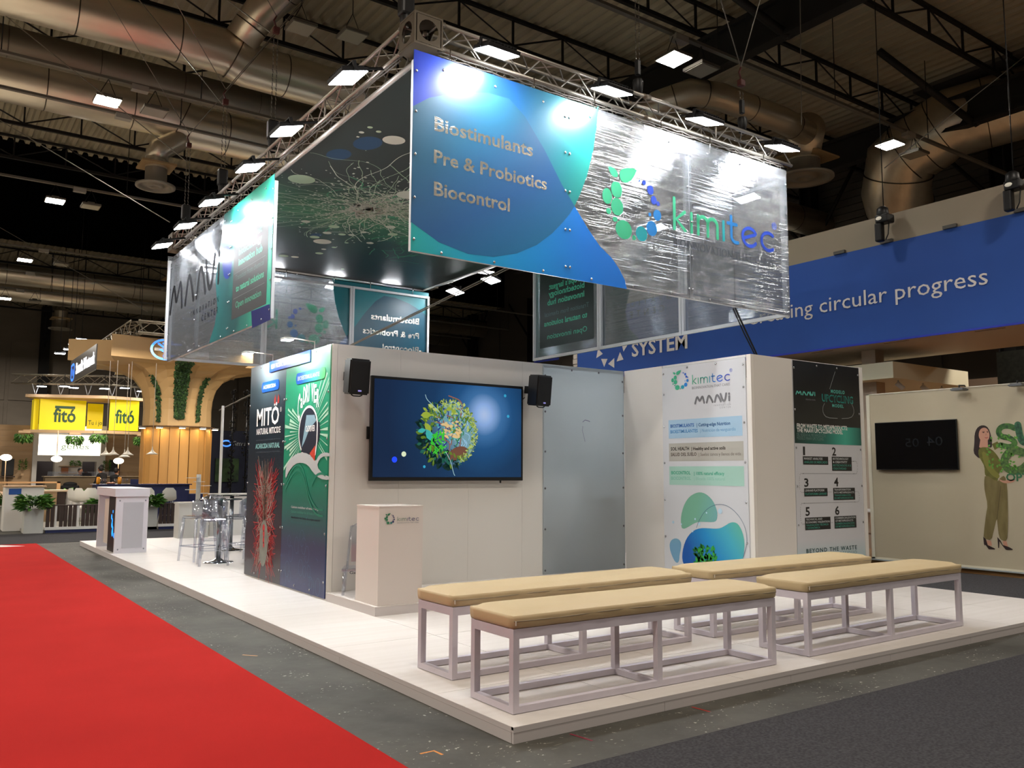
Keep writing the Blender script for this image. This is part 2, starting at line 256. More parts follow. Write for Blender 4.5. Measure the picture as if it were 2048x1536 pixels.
D={'bio1':(1.231,4.962,1.258,0.143),'bio2':(1.23,4.616,1.455,0.137),'bio3':(1.235,4.276,0.946,0.141),'kimi':(4.68,4.507,1.967,0.408),'tag':(4.693,4.3,1.945,0.077),'icon':[(3.734,4.833,0.088,0.101,0),(3.584,4.724,0.074,0.096,0),(3.741,4.623,0.097,0.106,0),(3.607,4.546,0.037,0.038,0),(3.708,4.464,0.037,0.031,0),(3.844,4.361,0.13,0.116,0),(4.011,4.288,0.029,0.03,0),(4.135,4.358,0.095,0.092,1),(4.307,4.453,0.09,0.094,2),(4.277,4.625,0.023,0.025,2),(4.404,4.638,0.067,0.07,2),(4.347,4.818,0.047,0.055,3),(4.42,4.788,0.03,0.03,3),(4.292,4.937,0.054,0.06,3),(4.185,5.009,0.033,0.03,3),(4.109,5.018,0.014,0.013,3)],'leaf1':[(3.597,5.097),(3.675,5.097),(3.752,5.053),(3.758,4.994),(3.689,4.975),(3.636,5.017)],'leaf2':[(3.783,5.024),(3.793,5.079),(3.863,5.126),(4.073,5.163),(4.039,5.077),(3.957,4.975),(3.861,4.938),(3.798,4.966)],'arc':[(3.454,5.797),(3.429,5.557),(3.372,5.238),(3.278,4.915),(3.164,4.652),(3.086,4.507),(3.274,4.287),(3.463,4.098),(3.656,3.978),(3.774,3.857),(3.852,3.747),(3.883,3.642)],'droptop':[(0.996,5.153),(1.164,5.29),(1.514,5.442),(1.883,5.537),(2.165,5.546),(2.378,5.399),(2.65,5.08),(2.901,4.723),(3.086,4.507)],'dropbot':[(3.014,4.402),(2.914,4.288),(2.76,4.131),(2.542,3.962),(2.278,3.828),(1.973,3.743),(1.655,3.726),(1.302,3.794),(0.974,3.95)],'mrect':[(9.246,5.329),(7.642,5.257),(7.648,3.833),(9.3,3.857)],'mcol':[(10.518,3.616),(10.204,3.9),(10.098,4.172),(10.255,4.677),(10.157,5.02),(9.991,5.37)],'mblue1':[(9.964,5.178),(9.527,5.115),(9.338,4.849),(9.41,4.608),(9.612,4.549),(9.844,4.691)],'mblue2':[(8.308,3.84),(7.496,3.82),(7.433,3.587),(8.234,3.572)],'maavi':(13.408,4.581,3.403,0.437),'minn':(11.744,4.264,1.713,0.104),'mcen':(11.036,4.077,1.001,0.112),'m1':(9.034,4.979,1.092,0.11),'m2':(9.016,4.838,1.088,0.11),'m3':(9.011,4.671,1.122,0.11),'m4':(9.141,4.455,1.336,0.087),'m5':(9.094,4.268,1.308,0.101),'m6':(9.086,4.007,1.2,0.101),'strip':[(7.233,2.959),(5.753,2.949),(5.751,2.815),(7.218,2.807)],'badge1':[(7.535,2.682),(6.848,2.678),(6.838,2.572),(7.523,2.566)],'badge2':[(6.23,2.694),(5.28,2.691),(5.273,2.588),(6.22,2.573)],'mito':(7.722,2.098,0.898,0.228),'nat':(7.708,1.977,0.955,0.078),'aca':(7.733,1.78,0.971,0.064),'cad':(6.17,2.182,0.693,0.191),'newp':(7.185,2.852,1.406,0.056),'ca1':(6.279,1.01,0.922,0.025),'ca2':(6.268,0.883,0.921,0.024),'root':(7.262,0.503,7.292,0.795,7.078,0.516),'rbox':(7.828,1.208,6.662,0.127),'cc':(5.782,1.952,5.804,2.233,5.408,1.939),'hull':[(6.004,1.708),(5.879,1.836),(5.73,1.95),(5.556,2.042),(5.431,2.056),(5.403,1.938),(5.44,1.824),(5.535,1.748),(5.537,1.574),(5.708,1.673)],'hullred':[(5.537,1.778),(5.709,1.683),(5.537,1.574)],'deck':[(5.981,1.758),(5.894,2.017),(5.851,2.156),(5.589,2.146),(5.56,2.101),(5.494,2.088),(5.733,1.99),(5.879,1.836)],'wave1':[(6.498,1.528),(6.36,1.621),(6.14,1.69),(5.869,1.7),(5.655,1.653),(5.522,1.574),(5.404,1.669),(5.21,1.689),(5.09,1.674),(5.088,1.636),(5.255,1.648),(5.4,1.611),(5.468,1.525),(5.289,1.439),(5.072,1.403),(5.093,1.365),(5.383,1.382),(5.589,1.457),(5.751,1.546),(5.966,1.577),(6.185,1.558),(6.377,1.476),(6.511,1.351)],'bk':(3.763,2.652,0.652,0.126),'bicon':(4.148,2.599,3.824,2.851),'btag':(3.768,2.588,0.655,0.034),'bm':(3.724,2.394,0.608,0.094),'binn':(3.393,2.335,0.283,0.022),'bcen':(3.293,2.301,0.182,0.022),'bb1':[(4.213,2.198),(2.931,2.184),(2.932,1.928),(4.21,1.946)],'bb2':[(4.212,1.875),(2.92,1.864),(2.921,1.625),(4.209,1.625)],'bb3':[(4.212,1.554),(2.922,1.557),(2.928,1.301),(4.207,1.308)],'bt0':(4.175,2.086,0.434,0.043),'bt1':(3.693,2.084,0.569,0.042),'bt2':(4.177,2.008,0.5,0.043),'bt3':(3.635,2.007,0.598,0.042),'bt4':(4.174,1.773,0.337,0.043),'bt5':(3.796,1.77,0.586,0.042),'bt6':(4.175,1.696,0.468,0.043),'bt7':(3.666,1.692,0.704,0.042),'bt8':(4.173,1.448,0.351,0.043),'bt9':(3.756,1.442,0.519,0.041),'bt10':(4.175,1.373,0.359,0.043),'bt11':(3.757,1.373,0.526,0.041),'sh1':[(4.001,0.738),(4.013,0.842),(3.99,0.947),(3.935,1.062),(3.85,1.151),(3.744,1.201),(3.653,1.216),(3.563,1.197),(3.475,1.144),(3.411,1.071),(3.37,0.972),(3.369,0.906),(3.389,0.851),(3.45,0.833),(3.572,0.831),(3.685,0.828),(3.777,0.802),(3.859,0.759),(3.942,0.722),(3.984,0.724)],'sh2':[(4.223,0.515),(4.186,0.562),(4.112,0.588),(4.041,0.571),(4.008,0.522),(4.02,0.443),(4.045,0.372),(4.053,0.294),(4.083,0.256),(4.131,0.27),(4.178,0.335),(4.213,0.402),(4.227,0.462)],'sh3':[(3.999,0.307),(3.99,0.419),(3.946,0.543),(3.874,0.642),(3.779,0.712),(3.664,0.746),(3.552,0.752),(3.408,0.752),(3.321,0.763),(3.234,0.805),(3.17,0.841),(3.096,0.853),(3.034,0.832),(2.985,0.77),(2.956,0.699),(2.941,0.62),(2.944,0.54),(2.958,0.459),(2.976,0.378),(3.05,0.292),(3.368,0.213),(3.815,0.17),(3.953,0.225)],'ring':[(3.733,0.745),(3.685,0.841),(3.591,0.963),(3.478,1.035),(3.345,1.071),(3.217,1.06),(3.092,0.999),(2.991,0.907),(2.923,0.797),(2.896,0.679),(2.91,0.559),(2.965,0.427)],'plant':(3.583,0.384,3.579,0.535),'p0':(6.479,2.504,0.415,0.043),'p1':(7.247,2.562,0.313,0.045),'p2':(7.039,2.437,0.713,0.096),'p3':(7.266,2.37,0.259,0.041),'p4':(6.482,2.064,1.117,0.053),'p5':(6.479,2.006,1.008,0.052),'p6':(6.476,1.953,0.625,0.039),'p7':(6.474,1.908,0.57,0.039),'p8':(6.602,0.44,1.115,0.051),'p9':(6.658,0.377,1.054,0.045),'n0':(6.596,1.709,0.042,0.106),'n1':(7.228,1.712,0.09,0.105),'n2':(6.6,1.296,0.091,0.104),'n3':(7.249,1.299,0.097,0.111),'n4':(6.609,0.92,0.091,0.107),'n5':(7.249,0.917,0.097,0.11),'bx0':(6.59,1.583,7.134,1.692),'bx1':(7.216,1.504,7.669,1.695),'bx2':(6.594,1.168,7.096,1.274),'bx3':(7.223,1.111,7.72,1.274),'bx4':(6.592,0.732,7.14,0.894),'bx5':(7.227,0.732,7.727,0.895),'pd':(1.86,2.103,0.599),'pl1':[(7.359,2.862),(7.22,2.613)],'pl2':[(7.097,2.414),(7.05,2.356),(7.053,2.277),(7.134,2.218),(7.378,2.219)],'pl3':[(7.474,2.22),(7.687,2.236),(7.762,2.297),(7.766,2.366),(7.719,2.434)],'w_hair':[(2.708,1.807),(2.683,1.96),(2.675,2.096),(2.638,2.189),(2.574,2.236),(2.503,2.233),(2.453,2.187),(2.424,2.088),(2.412,1.953),(2.419,1.878),(2.472,1.888),(2.613,1.874),(2.608,1.708),(2.653,1.739)],'w_face':[(2.603,2.128),(2.577,2.178),(2.53,2.2),(2.481,2.188),(2.451,2.139),(2.441,2.072),(2.457,2.013),(2.492,1.986),(2.541,1.982),(2.586,2.0),(2.611,2.06)],'w_neck':[(2.585,2.026),(2.474,2.014),(2.477,1.888),(2.547,1.864),(2.612,1.891)],'w_blouse':[(2.621,1.874),(2.546,1.893),(2.456,1.879),(2.386,1.819),(2.327,1.735),(2.277,1.618),(2.28,1.552),(2.332,1.486),(2.343,1.428),(2.363,1.345),(2.442,1.369),(2.528,1.435),(2.548,1.469),(2.545,1.586),(2.582,1.67),(2.632,1.755)],'w_sleeve':[(2.573,1.839),(2.486,1.787),(2.46,1.653),(2.401,1.536),(2.317,1.453),(2.345,1.395),(2.438,1.444),(2.514,1.553),(2.565,1.687)],'w_arm':[(2.416,1.937),(2.33,1.976),(2.286,1.9),(2.377,1.844)],'w_hand':[(2.337,1.395),(2.267,1.363),(2.187,1.388),(2.109,1.389),(2.11,1.356),(2.19,1.331),(2.268,1.33),(2.333,1.37)],'w_trousers':[(2.543,1.469),(2.363,1.345),(2.311,1.42),(2.246,1.453),(2.22,1.29),(2.228,0.962),(2.246,0.636),(2.268,0.448),(2.339,0.451),(2.384,0.497),(2.397,0.71),(2.4,0.792),(2.449,0.625),(2.499,0.441),(2.62,0.466),(2.599,0.616),(2.559,0.851),(2.527,0.985),(2.562,1.201),(2.566,1.334)],'w_shoe1':[(2.621,0.499),(2.579,0.452),(2.559,0.37),(2.449,0.321),(2.458,0.309),(2.546,0.305),(2.592,0.368),(2.605,0.359),(2.616,0.383)],'w_shoe2':[(2.408,0.504),(2.363,0.45),(2.334,0.387),(2.242,0.361),(2.189,0.332),(2.197,0.321),(2.291,0.317),(2.343,0.378),(2.379,0.44),(2.392,0.337),(2.404,0.336),(2.406,0.463)],'w_ankle1':[(2.58,0.443),(2.507,0.437),(2.495,0.367),(2.552,0.354)],'w_ankle2':[(2.334,0.448),(2.276,0.447),(2.257,0.36),(2.317,0.359)],'w_brow1':[(2.553,2.133),(2.513,2.142),(2.513,2.135),(2.552,2.126)],'w_eye1':[(2.55,2.119),(2.53,2.127),(2.512,2.12),(2.533,2.112)],'w_eye2':[(2.485,2.12),(2.468,2.128),(2.455,2.123),(2.469,2.113)],'w_brow2':[(2.487,2.139),(2.457,2.145),(2.456,2.138),(2.484,2.132)],'w_mouth':[(2.524,2.047),(2.492,2.041),(2.461,2.047),(2.479,2.029),(2.506,2.03)],'w_nose':[(2.495,2.116),(2.487,2.08),(2.503,2.074)],'w_crease':[(2.318,1.288),(2.313,1.288),(2.396,0.775),(2.403,0.775)],'sS':[(2.066,2.171),(2.143,2.211),(2.254,2.207),(2.313,2.134),(2.278,2.05),(2.152,2.029),(2.077,1.969),(2.08,1.912),(2.16,1.881),(2.285,1.917)],'sU':[(2.017,2.222),(2.002,2.074),(1.97,1.958),(1.91,1.941)],'sC':[(1.963,1.795),(2.069,1.843),(2.18,1.799),(2.25,1.684),(2.224,1.569),(2.118,1.511),(1.993,1.536),(1.912,1.617)],'op':(2.231,1.366,0.247,0.099),'sys':(11.605,4.403,1.904,0.347),'prog':(7.939,4.692,5.13,0.31),'t0':[(12.912,4.765),(12.718,4.601),(12.986,4.512)],'t1':[(11.985,4.783),(11.737,4.746),(11.915,4.568)],'t2':[(12.048,4.572),(11.917,4.363),(12.179,4.338)],'t3':[(12.79,4.472),(12.534,4.445),(12.669,4.244)],'t4':[(12.269,4.44),(12.273,4.181),(12.511,4.31)],'pic':(1.098,0.922,1.219,1.029),'pk':(1.247,0.952,0.255,0.044),'ptag':(1.248,0.928,0.254,0.011)}
# the wordmark strokes (unit: x-height 1)
def arc(cx, cy, rx, ry, a0, a1, n=14): return [(cx+rx*cos(RD(a0+(a1-a0)*i/n)), cy+ry*sin(RD(a0+(a1-a0)*i/n))) for i in range(n+1)]
WM = [[[(.07, .07), (.07, 1.55)], [(.6, .98), (.16, .55), (.62, .07)]],
      [[(.95, .07), (.95, 1.0)]],
      [[(1.3, .07), (1.3, .98)], [(1.3, .6)]+arc(1.56, .66, .26, .32, 180, 0)+[(1.82, .07)], [(1.82, .6)]+arc(2.08, .66, .26, .32, 180, 0)+[(2.34, .07)]],
      [[(2.68, .07), (2.68, 1.0)]],
      [[(3.12, 1.38), (3.12, .35)]+arc(3.4, .35, .28, .28, 180, 290, 8), [(2.93, 1.0), (3.42, 1.0)]],
      [[(3.78, .4), (4.5, .72)]+arc(4.18, .53, .42, .47, 30, 325, 20)],
      [arc(5.3, .53, .42, .47, 50, 310, 20)]]
def kimitec(ax, c, spec, cols, parent, prefix='wordmark', O=None, lw=.15):
    a, z, W, h = spec; sg = 1 if ax == 'y' else -1; sx = W/5.62; sz = h/1.55
    for k, L in enumerate(WM):
        b = MB()
        for st in L: ribbon(b, lambda u, v: fp(ax, c-(.0004*k), a+sg*u, z+v), [(x*sx, y*sz) for x, y in st], lw*(sx+sz)/2)
        b.build('lettering', cols[k], parent, O)
def maavi(ax, c, spec, m_, parent, O=None, lw=.25):
    a, z, W, h = spec; sg = 1 if ax == 'y' else -1; b = MB(); sx = W/4.05; sz = h
    S = [smoothline([(.06, .0), (.3, 1.02), (.48, .55), (.6, .25), (.74, .55), (.95, 1.02), (1.12, 0)]), smoothline([(1.42, 0), (1.62, 1.0), (1.85, .7), (2.1, 0)]),
         smoothline([(2.35, 0), (2.55, 1.0), (2.8, .7), (3.02, 0)]), smoothline([(3.0, 1.0), (3.25, 0.0), (3.5, .1), (3.62, 1.0)]), [(3.95, .06), (3.95, .58)], [(3.95, .92), (3.95, .96)]]
    for k, st in enumerate(S): ribbon(b, lambda u, v: fp(ax, c-.0003*k, a+sg*u, z+v), [(x*sx, y*sz) for x, y in st], lw*(sx+sz)/2)
    return b.build('lettering', m_, parent, O)
IC = D['icon']; IX0 = min(p[0]-p[2] for p in IC); IX1 = max(p[0]+p[2] for p in IC); IZ0 = min(p[1]-p[3] for p in IC); IZ1 = max(q[1] for q in D['leaf1'])
def icon(ax, c, box, cols, parent, O=None):
    a0, z0, a1, z1 = box; fx = lambda x: a0+(x-IX0)/(IX1-IX0)*(a1-a0); fz = lambda z: z0+(z-IZ0)/(IZ1-IZ0)*(z1-z0)
    s1 = abs(a1-a0)/(IX1-IX0); s2 = (z1-z0)/(IZ1-IZ0)
    for q in (0, 1, 2, 3):
        pl = [ell(fx(x), fz(z), rx*s1, rz*s2, 18) for x, z, rx, rz, cc in IC if cc == q]
        if q == 0: pl += [closed_smooth([(fx(x), fz(z)) for x, z in D[k]]) for k in ('leaf1', 'leaf2')]
        flat('logo_blobs', ax, c-.0005*q, pl[0], cols[q], parent, O, pl[1:])
# ---------------------------------------------------------------- materials
white_lam = mat('white_laminate', '#dcd7d2', .45, noise=((.6, 14, 1), .5, '#cfc8c1'))
white_paint = mat('white_paint', '#d9d6d0', .55); white_edge = mat('white_edge', '#e2dfd8', .4)
skirt_m = mat('skirting_white', '#cfc9c8', .5)
dark_gap = mat('dark_gap', '#1a1918', .9)
black = mat('black_plastic', '#0b0b0c', .45); black_m = mat('black_metal', '#141415', .4, .3)
alu = mat('aluminium', '#b9b4ac', .32, .9); alu_w = mat('white_profile', '#d4d6d6', .4, .1); steel = mat('galvanised', '#9c968e', .3, .9)
chrome = mat('chrome', '#cfd3d6', .08, 1)

# ---------------------------------------------------------------- ground and hall shell
def concrete():
    M = mat('worn_concrete', '#45433f', .72, bump=((9, 9, 9), .25, .01)); nt = M.node_tree; b = nt.nodes['Principled BSDF']
    g = nt.nodes.new('ShaderNodeNewGeometry')
    n = nt.nodes.new('ShaderNodeTexNoise'); n.inputs['Scale'].default_value = .9; n.inputs['Detail'].default_value = 8; n.inputs['Roughness'].default_value = .65
    nt.links.new(g.outputs['Position'], n.inputs['Vector'])
    cr = nt.nodes.new('ShaderNodeValToRGB'); e = cr.color_ramp.elements; e[0].position = .35; e[0].color = lin('#37352f'); e[1].position = .68; e[1].color = lin('#55534c')
    nt.links.new(n.outputs[0], cr.inputs[0])
    def layer(prev, scale, lo, hi, col, mask_scale, mlo, mhi, stretch=(1, 1, 1)):
        mp = nt.nodes.new('ShaderNodeMapping'); mp.inputs['Scale'].default_value = stretch; nt.links.new(g.outputs['Position'], mp.inputs['Vector'])
        v = nt.nodes.new('ShaderNodeTexNoise'); v.inputs['Scale'].default_value = scale; v.inputs['Detail'].default_value = 3; nt.links.new(mp.outputs[0], v.inputs['Vector'])
        r = nt.nodes.new('ShaderNodeMapRange'); r.inputs[1].default_value = lo; r.inputs[2].default_value = hi; nt.links.new(v.outputs[0], r.inputs[0])
        k = nt.nodes.new('ShaderNodeTexNoise'); k.inputs['Scale'].default_value = mask_scale; nt.links.new(g.outputs['Position'], k.inputs['Vector'])
        r2 = nt.nodes.new('ShaderNodeMapRange'); r2.inputs[1].default_value = mlo; r2.inputs[2].default_value = mhi; nt.links.new(k.outputs[0], r2.inputs[0])
        mu = nt.nodes.new('ShaderNodeMath'); mu.operation = 'MULTIPLY'; nt.links.new(r.outputs[0], mu.inputs[0]); nt.links.new(r2.outputs[0], mu.inputs[1])
        mx = nt.nodes.new('ShaderNodeMix'); mx.data_type = 'RGBA'; mx.inputs[7].default_value = lin(col); nt.links.new(prev, mx.inputs[6]); nt.links.new(mu.outputs[0], mx.inputs[0]); return mx.outputs[2]
    o = layer(cr.outputs[0], 34, .66, .70, '#b9b5aa', 2.2, .45, .62)          # flakes of white paint and plaster
    o = layer(o, 12, .68, .74, '#8f8b80', 1.3, .5, .6, (1, 5, 1))            # scrapes
    nt.links.new(o, b.inputs['Base Color']); return M
b = MB(); b.box(-30, 34, -22, 64, -.3, -.095); fl = b.build('floor', concrete()); fl['kind'] = 'structure'

b = MB()                                     # red aisle carpet
b.box(-3.4, -.69, -9, 16.72, -.095, -.089); tag(b.build('red_carpet', mat('red_carpet', '#b02420', .95, spec=.1, noise=((1.1, 1.1, 1), .5, '#a01e1b'), bump=((260, 260, 260), .5, .003)), None, (-3, 0, -.095)), 'red aisle carpet along the left edge of the white platform', 'carpet')
b = MB(); b.box(-.6, 22, -9, -.5, -.095, -.088)
tag(b.build('grey_carpet', mat('grey_carpet', '#4a494b', .95, spec=.1, noise=((60, 60, 60), .8, '#333234'), bump=((240, 240, 240), .5, .004)), None, (5, -4, -.095)), 'dark grey aisle carpet in front of the white platform and benches', 'carpet')
b = MB(); b.box(8.25, 10.74, -.49, 9.5, -.095, -.089); tag(b.build('grey_carpet', mat('grey_carpet'), None, (9.5, 4, -.095)), 'strip of dark grey carpet between the platform and the beige mural wall', 'carpet')
b = MB(); b.box(-5.5, 22, 16.75, 20.0, -.095, -.090); tag(b.build('grey_carpet', mat('grey_carpet'), None, (2, 18, -.095)), 'dark grey carpet across the aisle behind the platform', 'carpet')
b = MB(); b.box(-20, -4.0, -6, 40, -.095, -.02); tag(b.build('booth_floor', mat('pale_bounce_floor', '#b9b2a6', .5), None, (-12, 16, -.095)), 'unseen pale floor added beyond the left side of the red carpet to bounce light', 'floor')  # unseen floor, added to bounce light up to the ducts and roof
b = MB(); b.add([(-1.9, 16.1, -.0885), (-.95, 16.1, -.0885), (-1.35, 16.6, -.0885)], [(0, 1, 2)])
tag(b.build('floor_arrow', mat('white_vinyl', '#e8e4df', .6), None, (-1.4, 16.3, -.0885)), 'white arrow sticker at the far end of the red carpet', 'sticker')
def tape(pts, col, label):
    b = MB(); b2 = smoothline(pts, 0); ribbon(b, lambda x, y: (x, y, -.0935), pts, .018, caps=False)
    o = b.build('tape_mark', mat('tape_'+col, col, .6), None, (pts[0][0], pts[0][1], -.0935)); return tag(o, label, 'tape')
tape([(-.523, .159), (-.434, .16), (-.428, .074)], '#d98a3c', 'orange corner tape mark on the concrete beside the near platform corner')
tape([(-.533, 3.259), (-.44, 3.149)], '#c98a55', 'faded orange tape dash on the concrete beside the red carpet edge')
tape([(.396, -.028), (.421, -.207)], '#7d2338', 'dark red tape mark on the concrete below the platform front corner')
tape([(1.444, .0-.03), (1.455, -.18)], '#a02820', 'short red tape dash on the concrete under the front skirting')

# roof: corrugated sheet in bays, joists, walls
def corrug(x0, x1, y0, y1, z, pitch=.34, depth=.11):
    b = MB(); n = int((x1-x0)/pitch); vs = []; fs = []
    for i in range(n):
        for dx, dz in ((0, 0), (.36, 0), (.5, depth), (.86, depth)): vs += [(x0+(i+dx)*pitch, y0, z+dz), (x0+(i+dx)*pitch, y1, z+dz)]
    for i in range(len(vs)//2-1): fs.append((2*i, 2*i+1, 2*i+3, 2*i+2))
    return b.add(vs, fs)
roof_m = mat('roof_sheet', '#b3aa93', .6, .1, noise=((.25, .25, 1), .6, '#958c77')); roof_d = mat('roof_dark', '#3c3935', .7, .2)
b = corrug(-30, 34, -22, 29.7, 13.0); o = b.build('ceiling', roof_m); o['kind'] = 'structure'
b = corrug(-30, 34, 44.5, 64, 13.0); o = b.build('ceiling', roof_m); o['kind'] = 'structure'
b = MB(); b.box(-30, 34, 29.7, 44.5, 17.0, 17.1); b.box(-30, 34, 29.6, 29.7, 13, 17.1); b.box(-30, 34, 44.5, 44.6, 13, 17.1)
o = b.build('ceiling', mat('black_felt', '#050505', .95, spec=.05)); o['kind'] = 'structure'
wallm = mat('hall_wall', '#8c8377', .8, noise=((.3, .3, .8), .7, '#7b7267')); walld = mat('hall_wall_dark', '#2a2725', .85)
b = MB(); b.box(-30, 34, 64, 64.3, -.1, 17)
for k in range(16): b.box(-29.9+k*4, -26.15+k*4, 63.9, 64, .3, 6.1); b.box(-29.9+k*4, -26.15+k*4, 63.9, 64, 6.3, 10.5)
b.build('wall_back', wallm)['kind'] = 'structure'
b = MB(); b.box(30.5, 30.8, -22, 64.2, -.1, 17)
for k in range(24): b.box(30.42, 30.5, -21.5+k*3.5, -18.3+k*3.5, .2, 8.5); b.box(30.42, 30.5, -21.5+k*3.5, -18.3+k*3.5, 8.8, 13)
b.build('wall_right', mat('wall_right_m', '#58514a', .8))['kind'] = 'structure'
b = MB(); b.box(-30.3, -30, -22, 64.2, -.1, 17); b.build('wall_left', wallm)['kind'] = 'structure'
b = MB(); b.box(-30, 34, -22.3, -22, -.1, 17); b.build('wall_front', wallm)['kind'] = 'structure'
# grey cladding wall with louvre boards and pipe rails behind the blue fascia
b = MB()
for k in range(26): b.box(24.9+.03*(k % 2), 25.0, -6, 30, 6.0+.27*k, 6.0+.27*k+.24)
b.build('wall_right_cladding', mat('cladding', '#5c5955', .7))['kind'] = 'structure'
girder = mat('girder_dark', '#1e1d1d', .6, .3)
def column(x, y, label, h=13, w=.42):
    t = thing('steel_column', label, 'column', (x, y, -.095), 'steel columns of the hall walls'); b = MB()
    b.box(x-w/2, x+w/2, y-w/2, y-w/2+.05, -.095, h); b.box(x-w/2, x+w/2, y+w/2-.05, y+w/2, -.095, h); b.box(x-.03, x+.03, y-w/2+.05, y+w/2-.05, -.095, h); b.build('post', girder, t)
    for s in (-1, 1): b = MB(); b.tube([(x, y, h-3.2), (x-.3, y+s*2.4, h-.1)], .07, 6); b.build('brace', girder, t)
    return t
for y in (33, 40.5, 48, 55.5): column(30.1, y, 'dark steel column against the right hall wall, seen over the white booth wall', 13, .6)
for x in (-3.9, 4.1, 12.1): column(x, 63.5, 'dark steel column against the far hall wall above the yellow sign', 13, .6)
for y in (8.2, 15.2): column(24.5, y, 'dark steel column behind the blue fascia at the right', 13, .5)

# roof joists running along x
def joist(y, z0, z1, label, x0=-20, x1=30, step=1.6, group='lattice roof joists'):
    t = thing('roof_joist', label, 'roof joist', (x0, y, z0), group); b = MB()
    b.box(x0, x1, y-.05, y+.05, z0, z0+.1); b.build('bottom_chord', girder, t)
    b = MB(); b.box(x0, x1, y-.05, y+.05, z1-.08, z1); b.build('top_chord', girder, t)
    b = MB(); n = int((x1-x0)/step)
    for i in range(n+1):
        x = x0+i*step; b.box(x-.025, x+.025, y-.025, y+.025, z0+.1, z1-.08)
        if i < n and i % 2 == 0: b.tube([(x, y, z0+.1), (x+step, y, z1-.08)], .025, 4, smooth=False)
        elif i < n: b.tube([(x+step, y, z0+.1), (x, y, z1-.08)], .025, 4, smooth=False)
    b.build('web', girder, t); return t
for k, y in enumerate((3.2, 6.2, 9.4, 12.6, 15.8, 19.0, 22.2, 25.4, 28.8, 46, 49.5, 53, 56.5, 60)):
    joist(y, 12.1, 12.95, 'dark lattice roof joist under the corrugated roof, %s counted from the viewer' % ORD[k])
# deep girders along y with sway braces, upper right
def girder_y(x, label, y0=-12, y1=29):
    t = thing('roof_girder', label, 'girder', (x, y0, 11.2)); b = MB()
    b.box(x-.15, x+.15, y0, y1, 11.1, 11.2); b.box(x-.15, x+.15, y0, y1, 11.95, 12.05); b.box(x-.02, x+.02, y0, y1, 11.2, 11.95); b.build('beam', mat('girder_grey', '#2b2a29', .6, .3), t)
    for y in (1.5, 7.0):
        for q in ((x-2.6, y+1.2, 12.95), (x+2.4, y-1.2, 12.95)): b = MB(); b.tube([(x, y, 11.1), q], .1, 6); b.build('brace', mat('girder_grey'), t)
    return t
girder_y(12.3, 'long dark roof girder with slanting braces, upper right of the header'); girder_y(20.5, 'dark roof girder above the big bent duct at the right')
# cable trays with box outlets
tray_m = mat('tray_grey', '#77736a', .55, .4)
def tray(y, z, label, x0=-18, x1=26):
    t = thing('cable_tray', label, 'cable tray', (x0, y, z)); b = MB()
    b.box(x0, x1, y-.05, y+.05, z, z+.06); b.build('rail', tray_m, t)
    for i in range(5): b = MB(); b.box(.2+8.2*(i-2)+.3, .2+8.2*(i-2)+.65, y-.09, y+.09, z-.1, z+.02); b.build('junction_box', mat('outlet_white', '#a8a59c', .5), t)
    b = MB()
    for i in range(12): b.tube([(x0+4*i, y, z), (x0+4*i, y, 12.2)], .012, 4)
    b.build('hanger_rods', girder, t); return t
for y, lab in ((7.0, 'thin cable tray crossing above the front lamps of the header'), (15.54, 'cable tray carrying a square lamp in front of the large duct, upper left'), (17.4, 'second cable tray under the upper left ducts'),
               (24.0, 'cable tray crossing the black roof gap at the left'), (32.8, 'cable tray at the far side of the black roof gap'), (37.5, 'thin cable tray before the far pair of ducts'), (41.8, 'far cable tray beside the far pair of ducts')):
    tray(y, 10.0, lab)
# luminaires
lampglow = mat('hall_lamp_glow', (1, .93, .86, 1), .5, emit=HALL_LAMP)
def luminaire(x, y, z, label, lit=True):
    t = thing('hall_lamp', label, 'ceiling lamp', (x, y, z), 'square hall luminaires'); b = MB()
    b.box(x-.26, x+.26, y-.26, y+.26, z, z+.06); b.box(x-.1, x+.1, y-.1, y+.1, z+.07, z+.14); b.build('housing', tray_m, t)
    b = MB(); b.box(x-.235, x+.235, y-.235, y+.235, z-.012, z-.001); b.build('diffuser', lampglow if lit else mat('unlit_glass', '#9d9a8c', .35), t)
    b = MB(); b.tube([(x-.2, y, z+.06), (x, y, z+.51)], .008, 4); b.build('wire', black, t); b = MB(); b.tube([(x+.2, y, z+.06), (x, y, z+.51)], .008, 4); b.build('wire', black, t)
    if z > 9.6: b = MB(); b.tube([(x, y, z+.5), (x, y, 12.12)], .012, 4); b.build('rod', black, t); return t
LL = [(.03, 15.54, 1, 'lit square hall lamp in front of the big ducts, upper left'), (.03, 24.0, 1, 'lit square hall lamp hanging in the black roof gap at the left'),
      (.06, 32.8, 1, 'lit hall lamp just above the far ducts at the left edge'), (.08, 41.8, 1, 'lit hall lamp cut by the left picture edge below the far ducts'),
      (8.72, 7.0, 1, 'lit warm square hall lamp above the truss, upper right of the header'), (16.2, 7.0, 1, 'lit hall lamp in front of the big bent duct at the right'),
      (15.5, 24.0, 1, 'lit hall lamp seen under the header above the white booth wall'), (1.0, 15.54, 0, 'unlit square hall lamp in front of the lower left duct, right of a lit one'),
      (1.0, 24.0, 0, 'unlit pale hall lamp hanging in the black roof gap'), (1.3, 32.8, 0, 'unlit hall lamp beside the lit one over the far ducts'), (1.3, 41.8, 0, 'unlit hall lamp below the far ducts, right of the lit one'), (9.5, 7.0, 0, 'unlit square hall lamp right of the warm lit one above the truss'),
      (17.3, 7.0, 0, 'unlit hall lamp in front of the bent duct, right of the lit one'), (8.7, 15.54, 1, 'lit hall lamp hidden above the dark printed ceiling cloth'), (8.7, 32.8, 1, 'lit hall lamp far behind the header')]
for x, y, lit, lab in LL: luminaire(x, y, 9.5, lab, lit)
